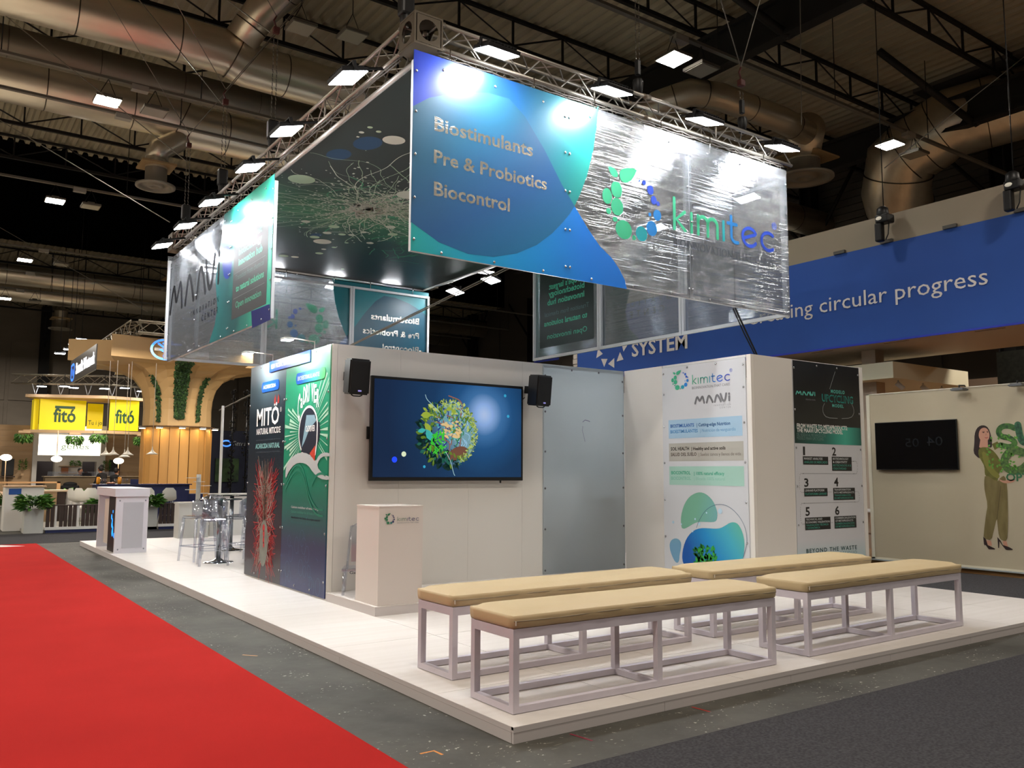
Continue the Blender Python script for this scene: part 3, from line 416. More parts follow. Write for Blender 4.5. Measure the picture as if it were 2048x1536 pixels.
luminaire(3.0, 11.9, 10.5, 'unlit pale square lamp at the top edge left of the truss corner', 0); luminaire(4.0, 11.6, 10.5, 'unlit pale lamp beside the first one at the top edge', 0)
# ducts
duct_m = mat('duct_metal', '#e6ddc9', .33, .8, noise=((.7, 3, 3), .4, '#c0b59f')); duct_d = mat('duct_matte', '#716a5c', .45, .6)
def duct(name_l, pts, r, m_=None, seams=True, step=1.9, n=28):
    m_ = m_ or duct_m; t = thing('air_duct', name_l, 'duct', pts[0]); b = MB(); b.tube(pts, r, n); b.build('pipe', m_, t)
    if seams:
        for i in range(len(pts)-1):
            a, c = Vector(pts[i]), Vector(pts[i+1]); L = (c-a).length; d = (c-a).normalized(); k = max(1, int(L/step)) if L > step else 1
            for j in range(k): p = a+d*(j+.5)*L/k; b = MB(); b.tube([p-d*.012, p+d*.012], r*1.012, n); b.build('seam', mat('seam_metal', '#5c564c', .4, .9), t)
    return t
duct('large shiny air duct crossing the top left corner with a short offset joint', [(-20, 14.9, 11.05), (2.3, 14.9, 11.05), (2.75, 14.9, 10.88), (26, 14.9, 10.88)], .5)
duct('shiny air duct below the top one on the left, with offset joint', [(-20, 19.3, 11.05), (2.2, 19.3, 11.05), (2.65, 19.3, 10.88), (26, 19.3, 10.88)], .6)
duct('dull brown narrow duct between the two shiny left ducts', [(-20, 17.6, 11.2), (26, 17.6, 11.2)], .36, duct_d)
duct('far upper duct with yellow shine at the left edge', [(-20, 43.3, 11), (28, 43.3, 11)], .5); duct('far lower duct with yellow shine at the left edge', [(-20, 48.0, 11), (28, 48.0, 11)], .52)
duct('short shiny duct coming down at the top edge left of the truss', [(3.6, 13.0, 12.6), (2.9, 14.2, 11.9), (2.6, 14.6, 11.3)], .38)
duct('very large bent duct at the right above the blue fascia', [(23.2, -8, 11.9), (22.6, 3, 11.9), (21.9, 6.4, 11.85)]+[(21.2-.2*sin(k*.35), 8.0+1.0*k*.5, 11.65-.22*k) for k in range(4)]+[(21.4, 9.9, 10.2), (22.4, 10.3, 9.5), (24.6, 10.5, 8.9)], 1.0, n=36, step=1.2)
duct('bent duct behind the right end of the front truss', [(11.2, 11.2, 9.9), (11.5, 10.2, 10.5), (12.0, 9.6, 10.7), (12.7, 9.35, 10.7), (14.9, 9.2, 10.6), (16.0, 9.2, 10.5)], .33, None, step=1.2)
# plenum box on the big duct
b = MB(); b.box(21.0, 24.2, -8, 9, 12.88, 12.99); tag(b.build('duct_plenum', mat('plenum', '#6d6860', .6, .3), None, (22, 0, 12.88)), 'flat grey sheet metal box above the very large duct', 'duct')
def diffuser(x, y, z, label, r=.5, pipe=None):
    t = thing('air_diffuser', label, 'air vent', (x, y, z)); b = MB()
    b.lathe([(r*.55, .5), (r*.55, .12), (r, .05), (r, 0), (r*.8, .0), (r*.78, .06), (r*.45, .06), (r*.42, .01), (r*.2, .01), (r*.16, .05), (0, .05)], (x, y, z), 28); b.build('round_grille', mat('diffuser_grey', '#8d8678', .5, .4), t)
    b = MB(); b.lathe([(r*.56, .5), (r*.56, 1.0)], (x, y, z), 24); b.build('neck', duct_m, t)
    b = MB(); b.box(x-r*.85, x+r*.85, y-r*.85, y+r*.85, z+.55, z+.6); b.build('collar_plate', mat('mdf_plate', '#a58a60', .7), t)
    if pipe: b = MB(); b.tube(pipe, r*.6, 20); b.build('branch_pipe', duct_m, t)
    return t
diffuser(1.85, 19.2, 8.95, 'round ceiling vent with elbow pipe under the left duct', .5, [(1.85, 19.2, 9.7), (1.9, 19.2, 10.0), (2.3, 19.2, 10.3), (2.7, 19.3, 10.8)])
diffuser(7.2, 38.5, 10.2, 'round ceiling vent above the wooden tree canopy', .9); diffuser(3.2, 48, 9.2, 'small round vent under the far ducts', .6)
diffuser(16.8, 9.9, 9.6, 'round vent behind the right end of the front truss', .8, [(16.8, 9.9, 10.4), (16.6, 9.7, 10.6), (16.0, 9.2, 10.6)])
# slack wires of the hall
wire_m = mat('steel_wire', '#8b877d', .4, .7)
def wire(pts, label, r=.010):
    b = MB(); b.tube(pts, r, 4, cap=False); return tag(b.build('suspension_wire', wire_m, None, tuple(pts[0])), label, 'wire')
for k, (a, c, lab) in enumerate([((-3, 12.5, 13), (1.15, 8.2, 8.2), 'steel wire falling from the roof to the left hoist'), ((-1.5, 14, 13), (1.15, 10.6, 7.9), 'steel wire to the second hoist of the left truss'),
        ((-3.5, 16, 12), (1.15, 13.0, 7.6), 'steel wire across the left ducts to the third hoist'), ((-4, 22, 12), (1.1, 14, 6.6), 'steel wire crossing the black roof gap'), ((-3.5, 33, 12), (4, 30, 7.5), 'steel wire falling toward the wooden tree truss'),
        ((4.5, 8.0, 13), (1.2, 3.2, 7.4), 'steel wire to the hoist at the near truss corner'), ((8.0, 3.5, 13), (13.4, 7.5, 9.5), 'steel wire falling toward the lamp at the right'), ((18, 1, 12.95), (12.2, 4.8, 7.4), 'steel wire crossing the very large duct')]): wire([a, c], lab)
# ---------------------------------------------------------------- the stand: platform
P = thing('stand_platform', 'white laminate exhibition platform under the benches and partition walls', 'platform', (0, 0, -.095))
b = MB(); b.box(.02, 7.93, .02, 15.7, -.094, -.02); b.build('substructure', dark_gap, P)
b = MB(); b.box(0, 1, 0, 1, 0, .018)
xs = [0, 1.015, 2.03, 3.02, 4.0, 5.0, 5.98, 6.93, 7.95]; ys = [0, .9, 2.68, 5.3, 7.9, 10.5, 13.1, 15.72]
dk = 0
for i in range(8):
    for j in range(7):
        g = .0025; bb = MB(); bb.box(xs[i]+g*(i > 0), xs[i+1]-g*(i < 7), ys[j]+g*(j > 0), ys[j+1]-g*(j < 6), -.018, 0); bb.build('deck_sheet', white_lam, P)
def skirt(ax, s0, s1, c, seg=2.44, off=0):
    s = s0-off
    while s < s1:
        a, e = max(s, s0), min(s+seg, s1); b = MB()
        if ax == 'y': b.box(a+.0015, e-.0015, c, c+.018, -.094, -.034)
        else: b.box(c, c+.018, a+.0015, e-.0015, -.094, -.034)
        b.build('skirting_board', skirt_m, P); s += seg
    b = MB()
    if ax == 'y': b.box(s0, s1, c-.002, c+.02, -.032, -.0005)
    else: b.box(c-.002, c+.02, s0, s1, -.032, -.0005)
    b.build('edge_trim', skirt_m, P)
skirt('y', 0, 7.95, 0, 1.32, .1); skirt('x', .02, 15.7, -.0, 2.44, 0); skirt('x', .02, 15.7, 7.93, 2.44, 1)

# ---------------------------------------------------------------- the stand: partition walls
H = 2.962
Wt = thing('partition_wall', 'white L-shaped partition walling that carries the television and the posters', 'wall', (1.01, 5.13, 0))
def panel(x0, x1, y0, y1, z0=0, z1=H, m_=None, name='wall_panel'): b = MB(); b.box(x0, x1, y0, y1, z0, z1); return b.build(name, m_ or white_paint, Wt)
xp = [1.07, 1.9, 2.9, 3.75, 4.09]
for i in range(4): panel(xp[i]+.001, xp[i+1]-.001, 5.13, 5.19)
panel(1.01, 1.068, 5.132, 5.19, m_=white_edge, name='corner_post'); panel(1.01, 1.06, 6.572, 6.632, m_=white_edge, name='corner_post'); panel(1.01, 1.06, 8.0, 8.05, m_=white_edge, name='corner_post')
panel(1.01, 1.06, 5.19, 6.57); panel(1.01, 1.06, 6.633, 8.0)
panel(5.60, 5.66, 4.34, 5.12); panel(5.60, 5.66, 2.85, 2.86, name='edge_strip'); panel(5.60, 5.66, 2.79, 2.85, m_=white_edge, name='corner_post')
panel(5.662, 6.42, 2.79, 2.85); panel(6.422, 7.92, 2.80, 2.85, m_=white_paint); panel(7.922, 7.99, 2.775, 2.87, m_=white_edge, name='corner_post')
panel(1.06, 5.6, 7.95, 8.0); panel(5.6, 7.95, 7.95, 8.0); panel(7.92, 7.97, 2.87, 7.95)
for x0, x1 in ((4.09, 4.115), (5.575, 5.60)): panel(x0, x1, 5.135, 5.19, m_=alu_w, name='door_jamb')
panel(4.115, 5.575, 5.135, 5.19, H-.05, H, alu_w, 'door_head')
panel(5.60, 5.63, 2.865, 4.33, H-.03, H, alu_w, 'light_box_frame'); panel(5.60, 5.66, 2.86, 4.34, 0, .05, alu_w, 'light_box_frame')
b = MB(); b.tube([(2.2, 5.17, H), (2.2, 5.17, H+.02)], .02, 8); b.build('bracket', alu, Wt)
# storeroom contents seen through the frosted sheet: dark shelf units and a box
frost = mat('frosted_sheet', '#d2d8db', .5, translucent=.6)
t = thing('frosted_door', 'grey frosted translucent sheet screwed over the doorway right of the television', 'door', (4.1, 5.12, 0))
b = MB(); b.box(4.10, 5.59, 5.12, 5.126, .02, H-.01); b.build('frosted_sheet', frost, t)
scr = MB(); scr.ball((0, 0, 0), .016, 8, 4, (1, .5, 1)); scr_me = scr.mesh('screw', mat('screw_grey', '#77777c', .3, .8)); SCR = bpy.data.objects
for z in (.15, .7, 1.25, 1.75, 2.3, 2.8):
    for x in (4.13, 5.56): instance('screw', scr_me, t, (x-4.1, -.004, z))
for x in (4.6, 5.1): instance('screw', scr_me, t, (x-4.1, -.004, H-.06))
b = MB()
pts = [(4.80, 2.18), (4.84, 2.21), (4.90, 2.20), (4.93, 2.19)]; ribbon(b, lambda u, v: (u, 5.118, v), pts, .008); ribbon(b, lambda u, v: (u, 5.118, v), [(4.80, 2.12), (4.79, 2.06), (4.81, 2.0), (4.84, 1.9)], .005, False)
b.build('glue_residue', mat('residue', '#6c5f8c', .6), t)
u_ = thing('storage_shelf', 'dark shelf unit showing as a grey shape behind the frosted sheet', 'shelf', (4.75, 5.3, .0)); b = MB()
for z in (.1, .5, .95, 1.35): b.box(4.85, 5.5, 5.28, 5.6, z, z+.04)
b.build('boards', mat('store_dark', '#26282b', .7), u_); b = MB(); b.box(4.85, 4.89, 5.28, 5.6, 0, 1.7); b.box(5.46, 5.5, 5.28, 5.6, 0, 1.7); b.build('uprights', mat('store_dark'), u_)
b = MB(); b.bbox(4.45, 4.78, 5.2, 5.4, 0, .36, .01); b.bbox(4.2, 4.6, 5.35, 5.6, 0, 1.25, .02); tag(b.build('storage_bag', mat('store_dark'), None, (4.4, 5.4, 0)), 'dark bag and box standing behind the frosted sheet, seen as shadows', 'bag')

t = thing('store_fill_lamp', 'added unseen fill lamp inside the storeroom shining through the frosted sheet', 'lamp', (4.9, 5.9, 2.75)); b = MB(); b.box(4.5, 5.3, 6.0, 6.05, 2.74, 2.80); b.build('housing', white_paint, t); b = MB(); b.box(4.52, 5.28, 5.992, 6.0, 2.745, 2.795); b.build('lens', mat('store_fill_glow', (.9, .95, 1, 1), .5, emit=190), t); b = MB(); b.tube([(4.9, 6.02, 2.8), (4.9, 7.9, 2.9)], .01, 6); b.build('arm', alu, t)  # unseen lamp, added to brighten the frosted sheet from behind
# low plinth and podium
Pl = thing('wall_plinth', 'low white plinth running along the television wall', 'plinth', (1.01, 3.865, 0))
b = MB(); b.box(1.0, 5.59, 3.865, 5.13, .0, .09); b.build('base', skirt_m, Pl); b = MB(); b.box(.998, 5.595, 3.862, 5.13, .09, .0945); b.build('top_board', white_lam, Pl)
warmw = mat('podium_white', '#d9d1cb', .5)
pd_ = thing('podium', 'white box podium with the small green and blue logo, standing on the plinth', 'podium', (1.04, 3.894, .0945))
b = MB(); b.box(1.04, 1.555, 3.894, 4.43, .095, 1.095); b.build('body', warmw, pd_); b = MB(); b.box(1.036, 1.559, 3.890, 4.434, 1.095, 1.11); b.build('top', warmw, pd_)
kg = mat('print_green', '#3aae85', .4); kt = mat('print_teal', '#1a93ae', .4); kb = mat('print_blue', '#1f5cc4', .4); kv = mat('print_deep_blue', '#2743b8', .4)
dgn = mat('print_dark_green', '#2f7a55', .5); dbl = mat('print_ink_blue', '#39406e', .5); gry = mat('print_grey', '#85868a', .5); dgr = mat('print_dark_grey', '#4b4c50', .5)
icon('y', 3.888, D['pic'], [dgn, mat('pd_teal', '#357a75', .5), dbl, dbl], pd_)
kimitec('y', 3.888, D['pk'], [mat('pd_olive', '#6b8776', .5)]*3+[dbl]*4, pd_, lw=.13); text('BIOINNOVATION THAT CARES', 'y', 3.888, D['ptag'], gry, pd_)

# ghost stool behind the podium and the clear stools: one builder
acr = mat('clear_acrylic', (.93, .95, 1, 1), .04, trans=1, ior=1.35, spec=.6)
def acrylic():
    M = MATS['clear_acrylic']; nt = M.node_tree; b = nt.nodes['Principled BSDF']; out = nt.nodes['Material Output']
    tr = nt.nodes.new('ShaderNodeBsdfTransparent'); tr.inputs[0].default_value = (.86, .88, .92, 1); ms = nt.nodes.new('ShaderNodeMixShader')
    gl = nt.nodes.new('ShaderNodeBsdfGlossy'); gl.inputs['Roughness'].default_value = .05; gl.inputs[0].default_value = (.9, .92, .97, 1)
    lw = nt.nodes.new('ShaderNodeLayerWeight'); lw.inputs[0].default_value = .35; mr = nt.nodes.new('ShaderNodeMapRange'); mr.inputs[3].default_value = .1; mr.inputs[4].default_value = .75
    nt.links.new(lw.outputs['Facing'], mr.inputs[0]); nt.links.new(mr.outputs[0], ms.inputs[0]); nt.links.new(tr.outputs[0], ms.inputs[1]); nt.links.new(gl.outputs[0], ms.inputs[2]); nt.links.new(ms.outputs[0], out.inputs[0])
acrylic()
def ghost_stool(label, O, rz, h=.73, back=.32, group='clear acrylic bar stools'):
    t = thing('clear_stool', label, 'stool', (0, 0, 0), group); w = .17; wf = .21
    for sx in (-1, 1):
        for sy in (-1, 1):
            b = MB(); b.tube([(sx*w, sy*w, h-.03), (sx*(w+wf)/2, sy*(w+wf)/2, h*.45), (sx*wf, sy*wf, .0)], [.026, .022, .019], 8); b.build('leg', acr, t)
    b = MB(); b.bbox(-.19, .19, -.19, .19, h-.05, h, .018); b.build('seat', acr, t)
    b = MB()
    for a in ((-1, -1, 1, -1), (-1, 1, 1, 1), (-1, -1, -1, 1), (1, -1, 1, 1)): b.tube([(a[0]*.193, a[1]*.193, .24), (a[2]*.193, a[3]*.193, .24)], .012, 6)
    b.build('footrest', acr, t)
    if back:
        b = MB(); n = 10; vs = []; fs = []
        for r_ in (.188, .20):
            for i in range(n+1):
                th = RD(200+140*i/n); zt = h+back*(.75+.25*sin(pi*i/n)); vs += [(r_*cos(th), r_*sin(th)*.95, h-.02), (r_*1.04*cos(th), r_*1.1*sin(th), zt)]
        for i in range(n): fs += [(2*i, 2*i+2, 2*i+3, 2*i+1), (2*(n+1)+2*i+1, 2*(n+1)+2*i+3, 2*(n+1)+2*i+2, 2*(n+1)+2*i), (2*i+1, 2*i+3, 2*(n+1)+2*i+3, 2*(n+1)+2*i+1)]
        b.add(vs, fs, True); b.build('back', acr, t)
    t.location = O; t.rotation_euler[2] = rz; return t
gs = ghost_stool('clear acrylic bar stool nearest the left side of the bar tables', (.98, 10.42, 0), .35)
for (x, y), rz, lab in (((1.0, 9.62), -.2, 'clear acrylic bar stool in front of the nearer round bar table'), ((1.44, 9.98), 1.2, 'clear acrylic bar stool right of the nearer bar table'), ((1.78, 10.5), 2.0, 'clear acrylic bar stool partly hidden by the black poster wall'),
                        ((1.55, 11.55), 3.0, 'clear acrylic bar stool between the two bar tables'), ((2.35, 11.6), 2.4, 'clear acrylic bar stool behind the farther bar table')):
    dup(gs, (x, y, 0), rz, lab)
def clear_chair(label, O, rz):
    t = thing('clear_chair', label, 'chair', (0, 0, 0))
    for sx in (-1, 1):
        b = MB(); b.tube([(sx*.15, -.14, .0), (sx*.14, -.13, .28)], .017, 8); b.build('leg', acr, t); b = MB(); b.tube([(sx*.16, .15, 0), (sx*.14, .13, .28)], .017, 8); b.build('leg', acr, t)
    b = MB(); b.bbox(-.17, .17, -.17, .17, .26, .30, .012); b.build('seat', acr, t)
    b = MB(); b.tube([(-.13, .14, .3), (-.1, .2, .74), (0, .2, .78), (.1, .2, .74), (.13, .14, .3)], .014, 8); b.box(-.09, .09, .16, .168, .34, .75); b.build('back', acr, t)
    b = MB(); put_text(b, 'Gxpp', lambda u, v: (-.08+u, -.1745, .24+v), .13, .03, 1); b.build('lettering', dgr, t)
    t.location = O; t.rotation_euler[2] = rz; return t
clear_chair('clear acrylic chair tucked behind the white podium on the plinth', (1.26, 4.85, .0945), -.5)
def bar_table(label, O):
    t = thing('bar_table', label, 'table', O, 'round bar tables'); x, y, z = O; b = MB()
    b.lathe([(0, 1.0), (.34, 1.0), (.345, 1.008), (.34, 1.016), (0, 1.016)], O, 32); b.build('top', mat('table_glass', '#2b3236', .08, .2), t)
    b = MB(); b.tube([(x, y, .06), (x, y, 1.0)], .038, 14); b.build('column', mat('table_column', '#9aa3ad', .2, .8), t)
    b = MB(); b.lathe([(0, .07), (.04, .065), (.09, .03), (.23, .012), (.24, 0)], O, 32); b.build('base', chrome, t); return t
bar_table('round bar table with thin dark top, nearer one, among the clear stools', (1.19, 9.98, 0)); bar_table('round bar table with thin dark top, farther one', (2.0, 12.03, 0))

# benches
bench_m = mat('bench_white', '#d0cad4', .5, noise=((5, 5, 5), .35, '#b9b2bd')); cush_m = mat('cushion_tan', '#c5b088', .55, bump=((14, 14, 14), .12, .01))
BL, BW, BH = 2.465, .491, .507
def bench(label, O, rz):
    t = thing('bench', label, 'bench', (0, 0, 0), 'four upholstered benches'); s = .045
    for x in (0, BL/2-s/2-.0, BL-s):
        for y in (0, BW-s): b = MB(); b.box(x, x+s, y, y+s, s, BH-.06); b.build('leg', bench_m, t)
    for y in (0, BW-s):
        b = MB(); b.box(0, BL, y, y+s, 0.004, s); b.build('bottom_rail', bench_m, t); b = MB(); b.box(0, BL, y, y+s, BH-.06, BH); b.build('top_rail', bench_m, t)
    for x in (0, BL/2-s/2, BL-s):
        b = MB(); b.box(x, x+s, s, BW-s, .004, s); b.build('cross_rail', bench_m, t); b = MB(); b.box(x, x+s, s, BW-s, BH-.06, BH-.002); b.build('cross_rail', bench_m, t)
    b = MB()
    for x in (.02, BL-.02):
        for y in (.02, BW-.02): b.box(x-.012, x+.012, y-.012, y+.012, 0, .004)
    b.build('feet', black, t)
    # soft cushion with slightly wavy sides
    bm = bmesh.new(); bmesh.ops.create_cube(bm, size=1)
    for v in bm.verts: v.co = Vector((BL/2+v.co.x*(BL+.012), BW/2+v.co.y*(BW+.012), BH+.052+v.co.z*.1))
    bmesh.ops.subdivide_edges(bm, edges=[e for e in bm.edges if abs((e.verts[0].co-e.verts[1].co).x) > .5], cuts=40, use_grid_fill=True)
    bmesh.ops.subdivide_edges(bm, edges=[e for e in bm.edges if abs((e.verts[0].co-e.verts[1].co).y) > .3], cuts=7, use_grid_fill=True)
    bmesh.ops.subdivide_edges(bm, edges=[e for e in bm.edges if abs((e.verts[0].co-e.verts[1].co).z) > .05], cuts=4, use_grid_fill=True)
    ph = random.random()*9
    for v in bm.verts:
        x, y, z = v.co; dx = min(x+.006, BL+.006-x); dy = min(y+.006, BW+.006-y); tz = (z-BH-.002)/.1
        if tz > .95:
            e = min(dx, dy); v.co.z -= .022*max(0, 1-e/.05)**2; v.co.z += .006*min(1, min(dx, dy)/.12)+.0022*sin(x*9+ph)*sin(y*7+ph)
        if dy < .001 and 0 < tz < 1: v.co.y += (-1 if y < BW/2 else 1)*(.006*sin(pi*tz)+.0022*sin(x*23+ph+6*tz))
        if dx < .001 and 0 < tz < 1: v.co.x += (-1 if x < BL/2 else 1)*.006*sin(pi*tz)
    bmesh.ops.smooth_vert(bm, verts=bm.verts[:], factor=.3, use_axis_x=True, use_axis_y=True, use_axis_z=True)
    bm.verts.ensure_lookup_table(); b = MB(); b.add([v.co for v in bm.verts], [[v.index for v in f.verts] for f in bm.faces], True); bm.free(); cu = b.build('cushion', cush_m, t)
    b = MB(); e = .010
    zz = BH+.048; ring_ = [(x, -e+.0015*sin(x*19+ph), zz+.003*sin(x*6+ph)) for x in [i*BL/30 for i in range(31)]]
    b.tube(ring_, .0042, 6); b.tube([(BL-x, BW+e, zz) for x, _, _ in ring_], .0042, 6)
    b.build('zip_seam', mat('zip_beige', '#9c8f76', .5), cu)
    b = MB(); b.bbox(.004, .012, -.020, -.012, BH+.022, BH+.05, .003); b.build('zip_pull', mat('zip_pale', '#d9cfc0', .4), cu)
    t.location = O; t.rotation_euler[2] = rz; return t
b1 = bench('tan cushioned bench nearest the platform corner, front row left', (.141, .204, 0), -.011)
dup(b1, (.274, 1.142, 0), .0134, 'tan cushioned bench in the back row on the left, before the podium'); dup(b1, (3.045, .2, 0), .0135, 'tan cushioned bench in the front row on the right'); dup(b1, (3.019, 1.173, 0), .0005, 'tan cushioned bench in the back row on the right, below the posters')

# television with the printed looking planet
tv = thing('television', 'large wall television showing a leafy green planet on blue', 'television', (2.58, 5.06, 1.985))
x0, x1, z0, z1 = 1.475, 3.702, 1.357, 2.612
b = MB(); b.bbox(x0, x1, 5.045, 5.09, z0, z1, .006); b.build('housing', black, tv); b = MB(); b.box(x0+.3, x1-.3, 5.09, 5.13, z0+.2, z1-.2); b.box(x0-.03, x0+.05, 5.08, 5.1, 1.85, 2.0); b.build('wall_mount', black_m, tv); b = MB(); b.tube([(3.35, 5.06, z0), (3.35, 5.06, z0-.03)], .012, 8); b.build('sensor', black, tv)
scrm = grad('tv_picture', (3.1, 5.04, 2.24), (4.5, 5.04, 2.24), [(0, '#b5c8ee'), (.08, '#8fb2e6'), (.2, '#3c6ea3'), (.32, '#215080'), (.55, '#1a3a5f'), (1, '#172a48')], .15, emit=.42, radial=True, noise=.06, local=False)
b = MB(); b.box(x0+.035, x1-.035, 5.040, 5.044, z0+.045, z1-.035); b.build('screen', scrm, tv)
def em(nm, c='#ffffff', e=.5): return mat(nm, c, .3, emit=e)
cx, cz, pr_ = 2.55, 1.955, .40
flat('planet', 'y', 5.0388, ell(cx+.02, cz-.02, pr_*.93, pr_*.98, 40), grad('planet_ink', (2.72, 5.04, 2.1), (2.1, 5.04, 1.6), [(0, '#6d97a5'), (.25, '#3c5f80'), (.5, '#1f3558'), (.8, '#111c2c'), (1, '#0a1218')], .3, emit=.5, noise=.25, local=False), tv)
LC = [em('leaf_a', '#5d7a2a'), em('leaf_b', '#8fa43c'), em('leaf_c', '#a9b86a'), em('leaf_d', '#1f5a4c'), em('leaf_e', '#0f2a26', .5), em('leaf_f', '#3fb53a'), em('leaf_g', '#3aa7a6'), em('leaf_h', '#c9b483')]
rg = random.Random(3); groups = {k: [] for k in range(8)}
def leafshape(x, z, L, w, a):
    return [(x+cos(a)*L*t-sin(a)*w*s*sin(pi*t), z+sin(a)*L*t+cos(a)*w*s*sin(pi*t)) for t, s in ((0, 0), (.25, 1), (.55, 1), (.8, 1), (1, 0), (.8, -1), (.55, -1), (.25, -1))]
for i in range(620):
    a = rg.uniform(0, 2*pi); right = cos(a-.35) > .1; r_ = pr_*(rg.uniform(.80, 1.04) if right else rg.uniform(.5, 1.06)); x = cx+cos(a)*r_; z = cz+sin(a)*r_*.98
    if right: k = rg.choice([1, 2, 2, 0, 0]); L = rg.uniform(.02, .05)
    elif sin(a) > .35: k = rg.choice([3, 4, 0, 0, 1]); L = rg.uniform(.03, .08)
    else: k = rg.choice([4, 4, 4, 3, 4, 0]); L = rg.uniform(.04, .10)
    groups[k].append(leafshape(x, z, L, L*rg.uniform(.12, .3), a+rg.uniform(-1.1, 1.1)))
for i in range(60): groups[0 if i % 3 else 2].append(leafshape(cx+rg.uniform(.0, .3), cz+rg.uniform(.0, .3), rg.uniform(.02, .06), .014, rg.uniform(0, 6)))
for x, z, L, w, a, k in ((2.14, 2.16, .15, .045, .1, 1), (2.2, 2.07, .14, .04, -.9, 1), (2.1, 1.96, .12, .03, .2, 6), (2.22, 1.99, .17, .05, -1.0, 6), (2.5, 2.24, .1, .03, .4, 1), (2.58, 2.26, .1, .035, -.8, 1), (2.24, 2.3, .09, .025, -.4, 2), (2.3, 2.25, .09, .02, -.2, 2),
                         (2.08, 1.87, .1, .05, .3, 4), (2.06, 1.8, .16, .04, -.3, 4), (2.26, 1.6, .14, .06, .4, 4), (2.45, 1.54, .18, .05, -.1, 4)): groups[k].append(leafshape(x, z, L, w, a))
for i in range(46): groups[5].append(leafshape(2.36+rg.uniform(-.1, .13), 1.80+rg.uniform(-.12, .12), rg.uniform(.04, .1), .01, rg.uniform(.3, 2.8)))
for i in range(26): groups[7].append(leafshape(2.52+rg.uniform(-.1, .16), 2.0+rg.uniform(-.1, .1), rg.uniform(.03, .09), .018, rg.uniform(-.8, .8)))
for i in range(22): groups[6].append(leafshape(2.45+rg.uniform(-.12, .16), 1.97+rg.uniform(-.1, .16), rg.uniform(.03, .08), .006, rg.uniform(-.5, .8)))
for cc_, nn, col, sp in ((0, 26, '#9cc3e0', (.02, .12)), (1, 18, '#1c2f7a', (.03, .14)), (2, 10, '#8a5a4a', (.06, .2)), (3, 12, '#2f7a4a', (.04, .12))):
    b = MB()
    for i in range(nn):
        a = rg.uniform(0, 2*pi); r_ = rg.uniform(.05, .27); x, z = cx+.04+cos(a)*r_, cz-.0+sin(a)*r_; q = rg.uniform(.6, 1.4) if cc_ != 2 else 1.4; L = rg.uniform(*sp)
        ribbon(b, lambda u, v: (u, 5.0386-.0001*cc_, v), smoothline([(x, z), (x+L*cos(q), z+L*sin(q)), (x+L*1.6*cos(q+.8), z+L*1.6*sin(q+.8))]), .006 if cc_ == 0 else .014, True)
    b.build('swirl_picture', em('swirl'+str(cc_), col, .5), tv, kind='stuff')
flat('ground_picture', 'y', 5.0381, closed_smooth([(2.5, 1.64), (2.62, 1.6), (2.78, 1.66), (2.84, 1.76), (2.74, 1.8), (2.6, 1.76)]), em('soil', '#6e4a3c', .45), tv)
for k, pl in groups.items():
    if pl: flat('leaf_picture', 'y', 5.0382-.0004*[4, 3, 0, 1, 2, 7, 6, 5].index(k), pl[0], LC[k], tv, None, pl[1:])['kind'] = 'stuff'
b = MB()
for st in ([(2.2, 2.42), (2.22, 2.36), (2.3, 2.3), (2.42, 2.2)], [(2.55, 2.33), (2.62, 2.36), (2.7, 2.28), (2.76, 2.2)], [(2.5, 1.72), (2.58, 1.6), (2.62, 1.45), (2.64, 1.42)]): ribbon(b, lambda u, v: (u, 5.0345, v), smoothline(st), .008, False)
b.build('stem_picture', em('stem_pale', '#8fb2b8', .6), tv)
flat('light_spot', 'y', 5.034, ell(1.915, 1.68, .032, .032), em('spot_a', '#b9c6a8', .8), tv); flat('light_spot', 'y', 5.034, ell(1.79, 1.612, .036, .036), em('spot_b', '#1c3fd8', .9), tv)
flat('light_spot', 'y', 5.034, ell(2.2, 1.53, .018, .018), em('spot_c', '#2c8fb0', .7), tv); flat('light_spot', 'y', 5.034, ell(3.4, 2.47, .02, .02), em('spot_c'), tv); flat('light_spot', 'y', 5.034, ell(3.45, 2.2, .02, .02), em('spot_c'), tv)

# loudspeakers
def speaker(label, x, y, z, rz):
    t = thing('loudspeaker', label, 'loudspeaker', (0, 0, 0), 'pair of wall loudspeakers'); w, d, h = .27, .25, .41; b = MB()
    b.prism([(-w/2, 0), (w/2, 0), (w/2-.05, d), (-w/2+.05, d)], 'z', -h/2, h/2); me = b
    bm = bmesh.new(); mm = b.mesh('t', black); bm.from_mesh(mm); bpy.data.meshes.remove(mm); bmesh.ops.bevel(bm, geom=bm.edges[:], offset=.018, segments=3, affect='EDGES'); bm.verts.ensure_lookup_table()
    c = MB(); c.add([v.co for v in bm.verts], [[v.index for v in f.verts] for f in bm.faces], False); bm.free(); c.build('cabinet', black, t)
    b = MB(); b.bbox(-w/2+.02, w/2-.02, -.008, .004, -h/2+.02, h/2-.02, .004); b.build('grille', mat('grille_black', '#060607', .7, bump=((420, 420, 420), .6, .002)), t)
    b = MB(); b.bbox(-.022, .022, -.013, -.006, -h/2+.035, -h/2+.052, .004); b.build('badge', mat('badge', '#8f8ad0', .3, emit=.5), t)
    b = MB(); b.tube([(-.07, .06, -h/2-.004), (-.04, .06, -h/2-.018), (.04, .06, -h/2-.018), (.07, .06, -h/2-.004)], .008, 6); b.build('handle', black, t)
    b = MB(); b.box(-.03, .03, d-.005, d+.12, -.05, .05); b.build('wall_bracket', black_m, t)
    t.location = (x, y, z); t.rotation_euler = (RD(6), 0, rz); return t
s1 = speaker('black loudspeaker on the wall left of the television', 1.185, 4.74, 2.545, .05); dup(s1, (3.84, 4.745, 2.54), .12, 'black loudspeaker on the wall right of the television, beside the frosted sheet', rot=(RD(6), 0, .12))
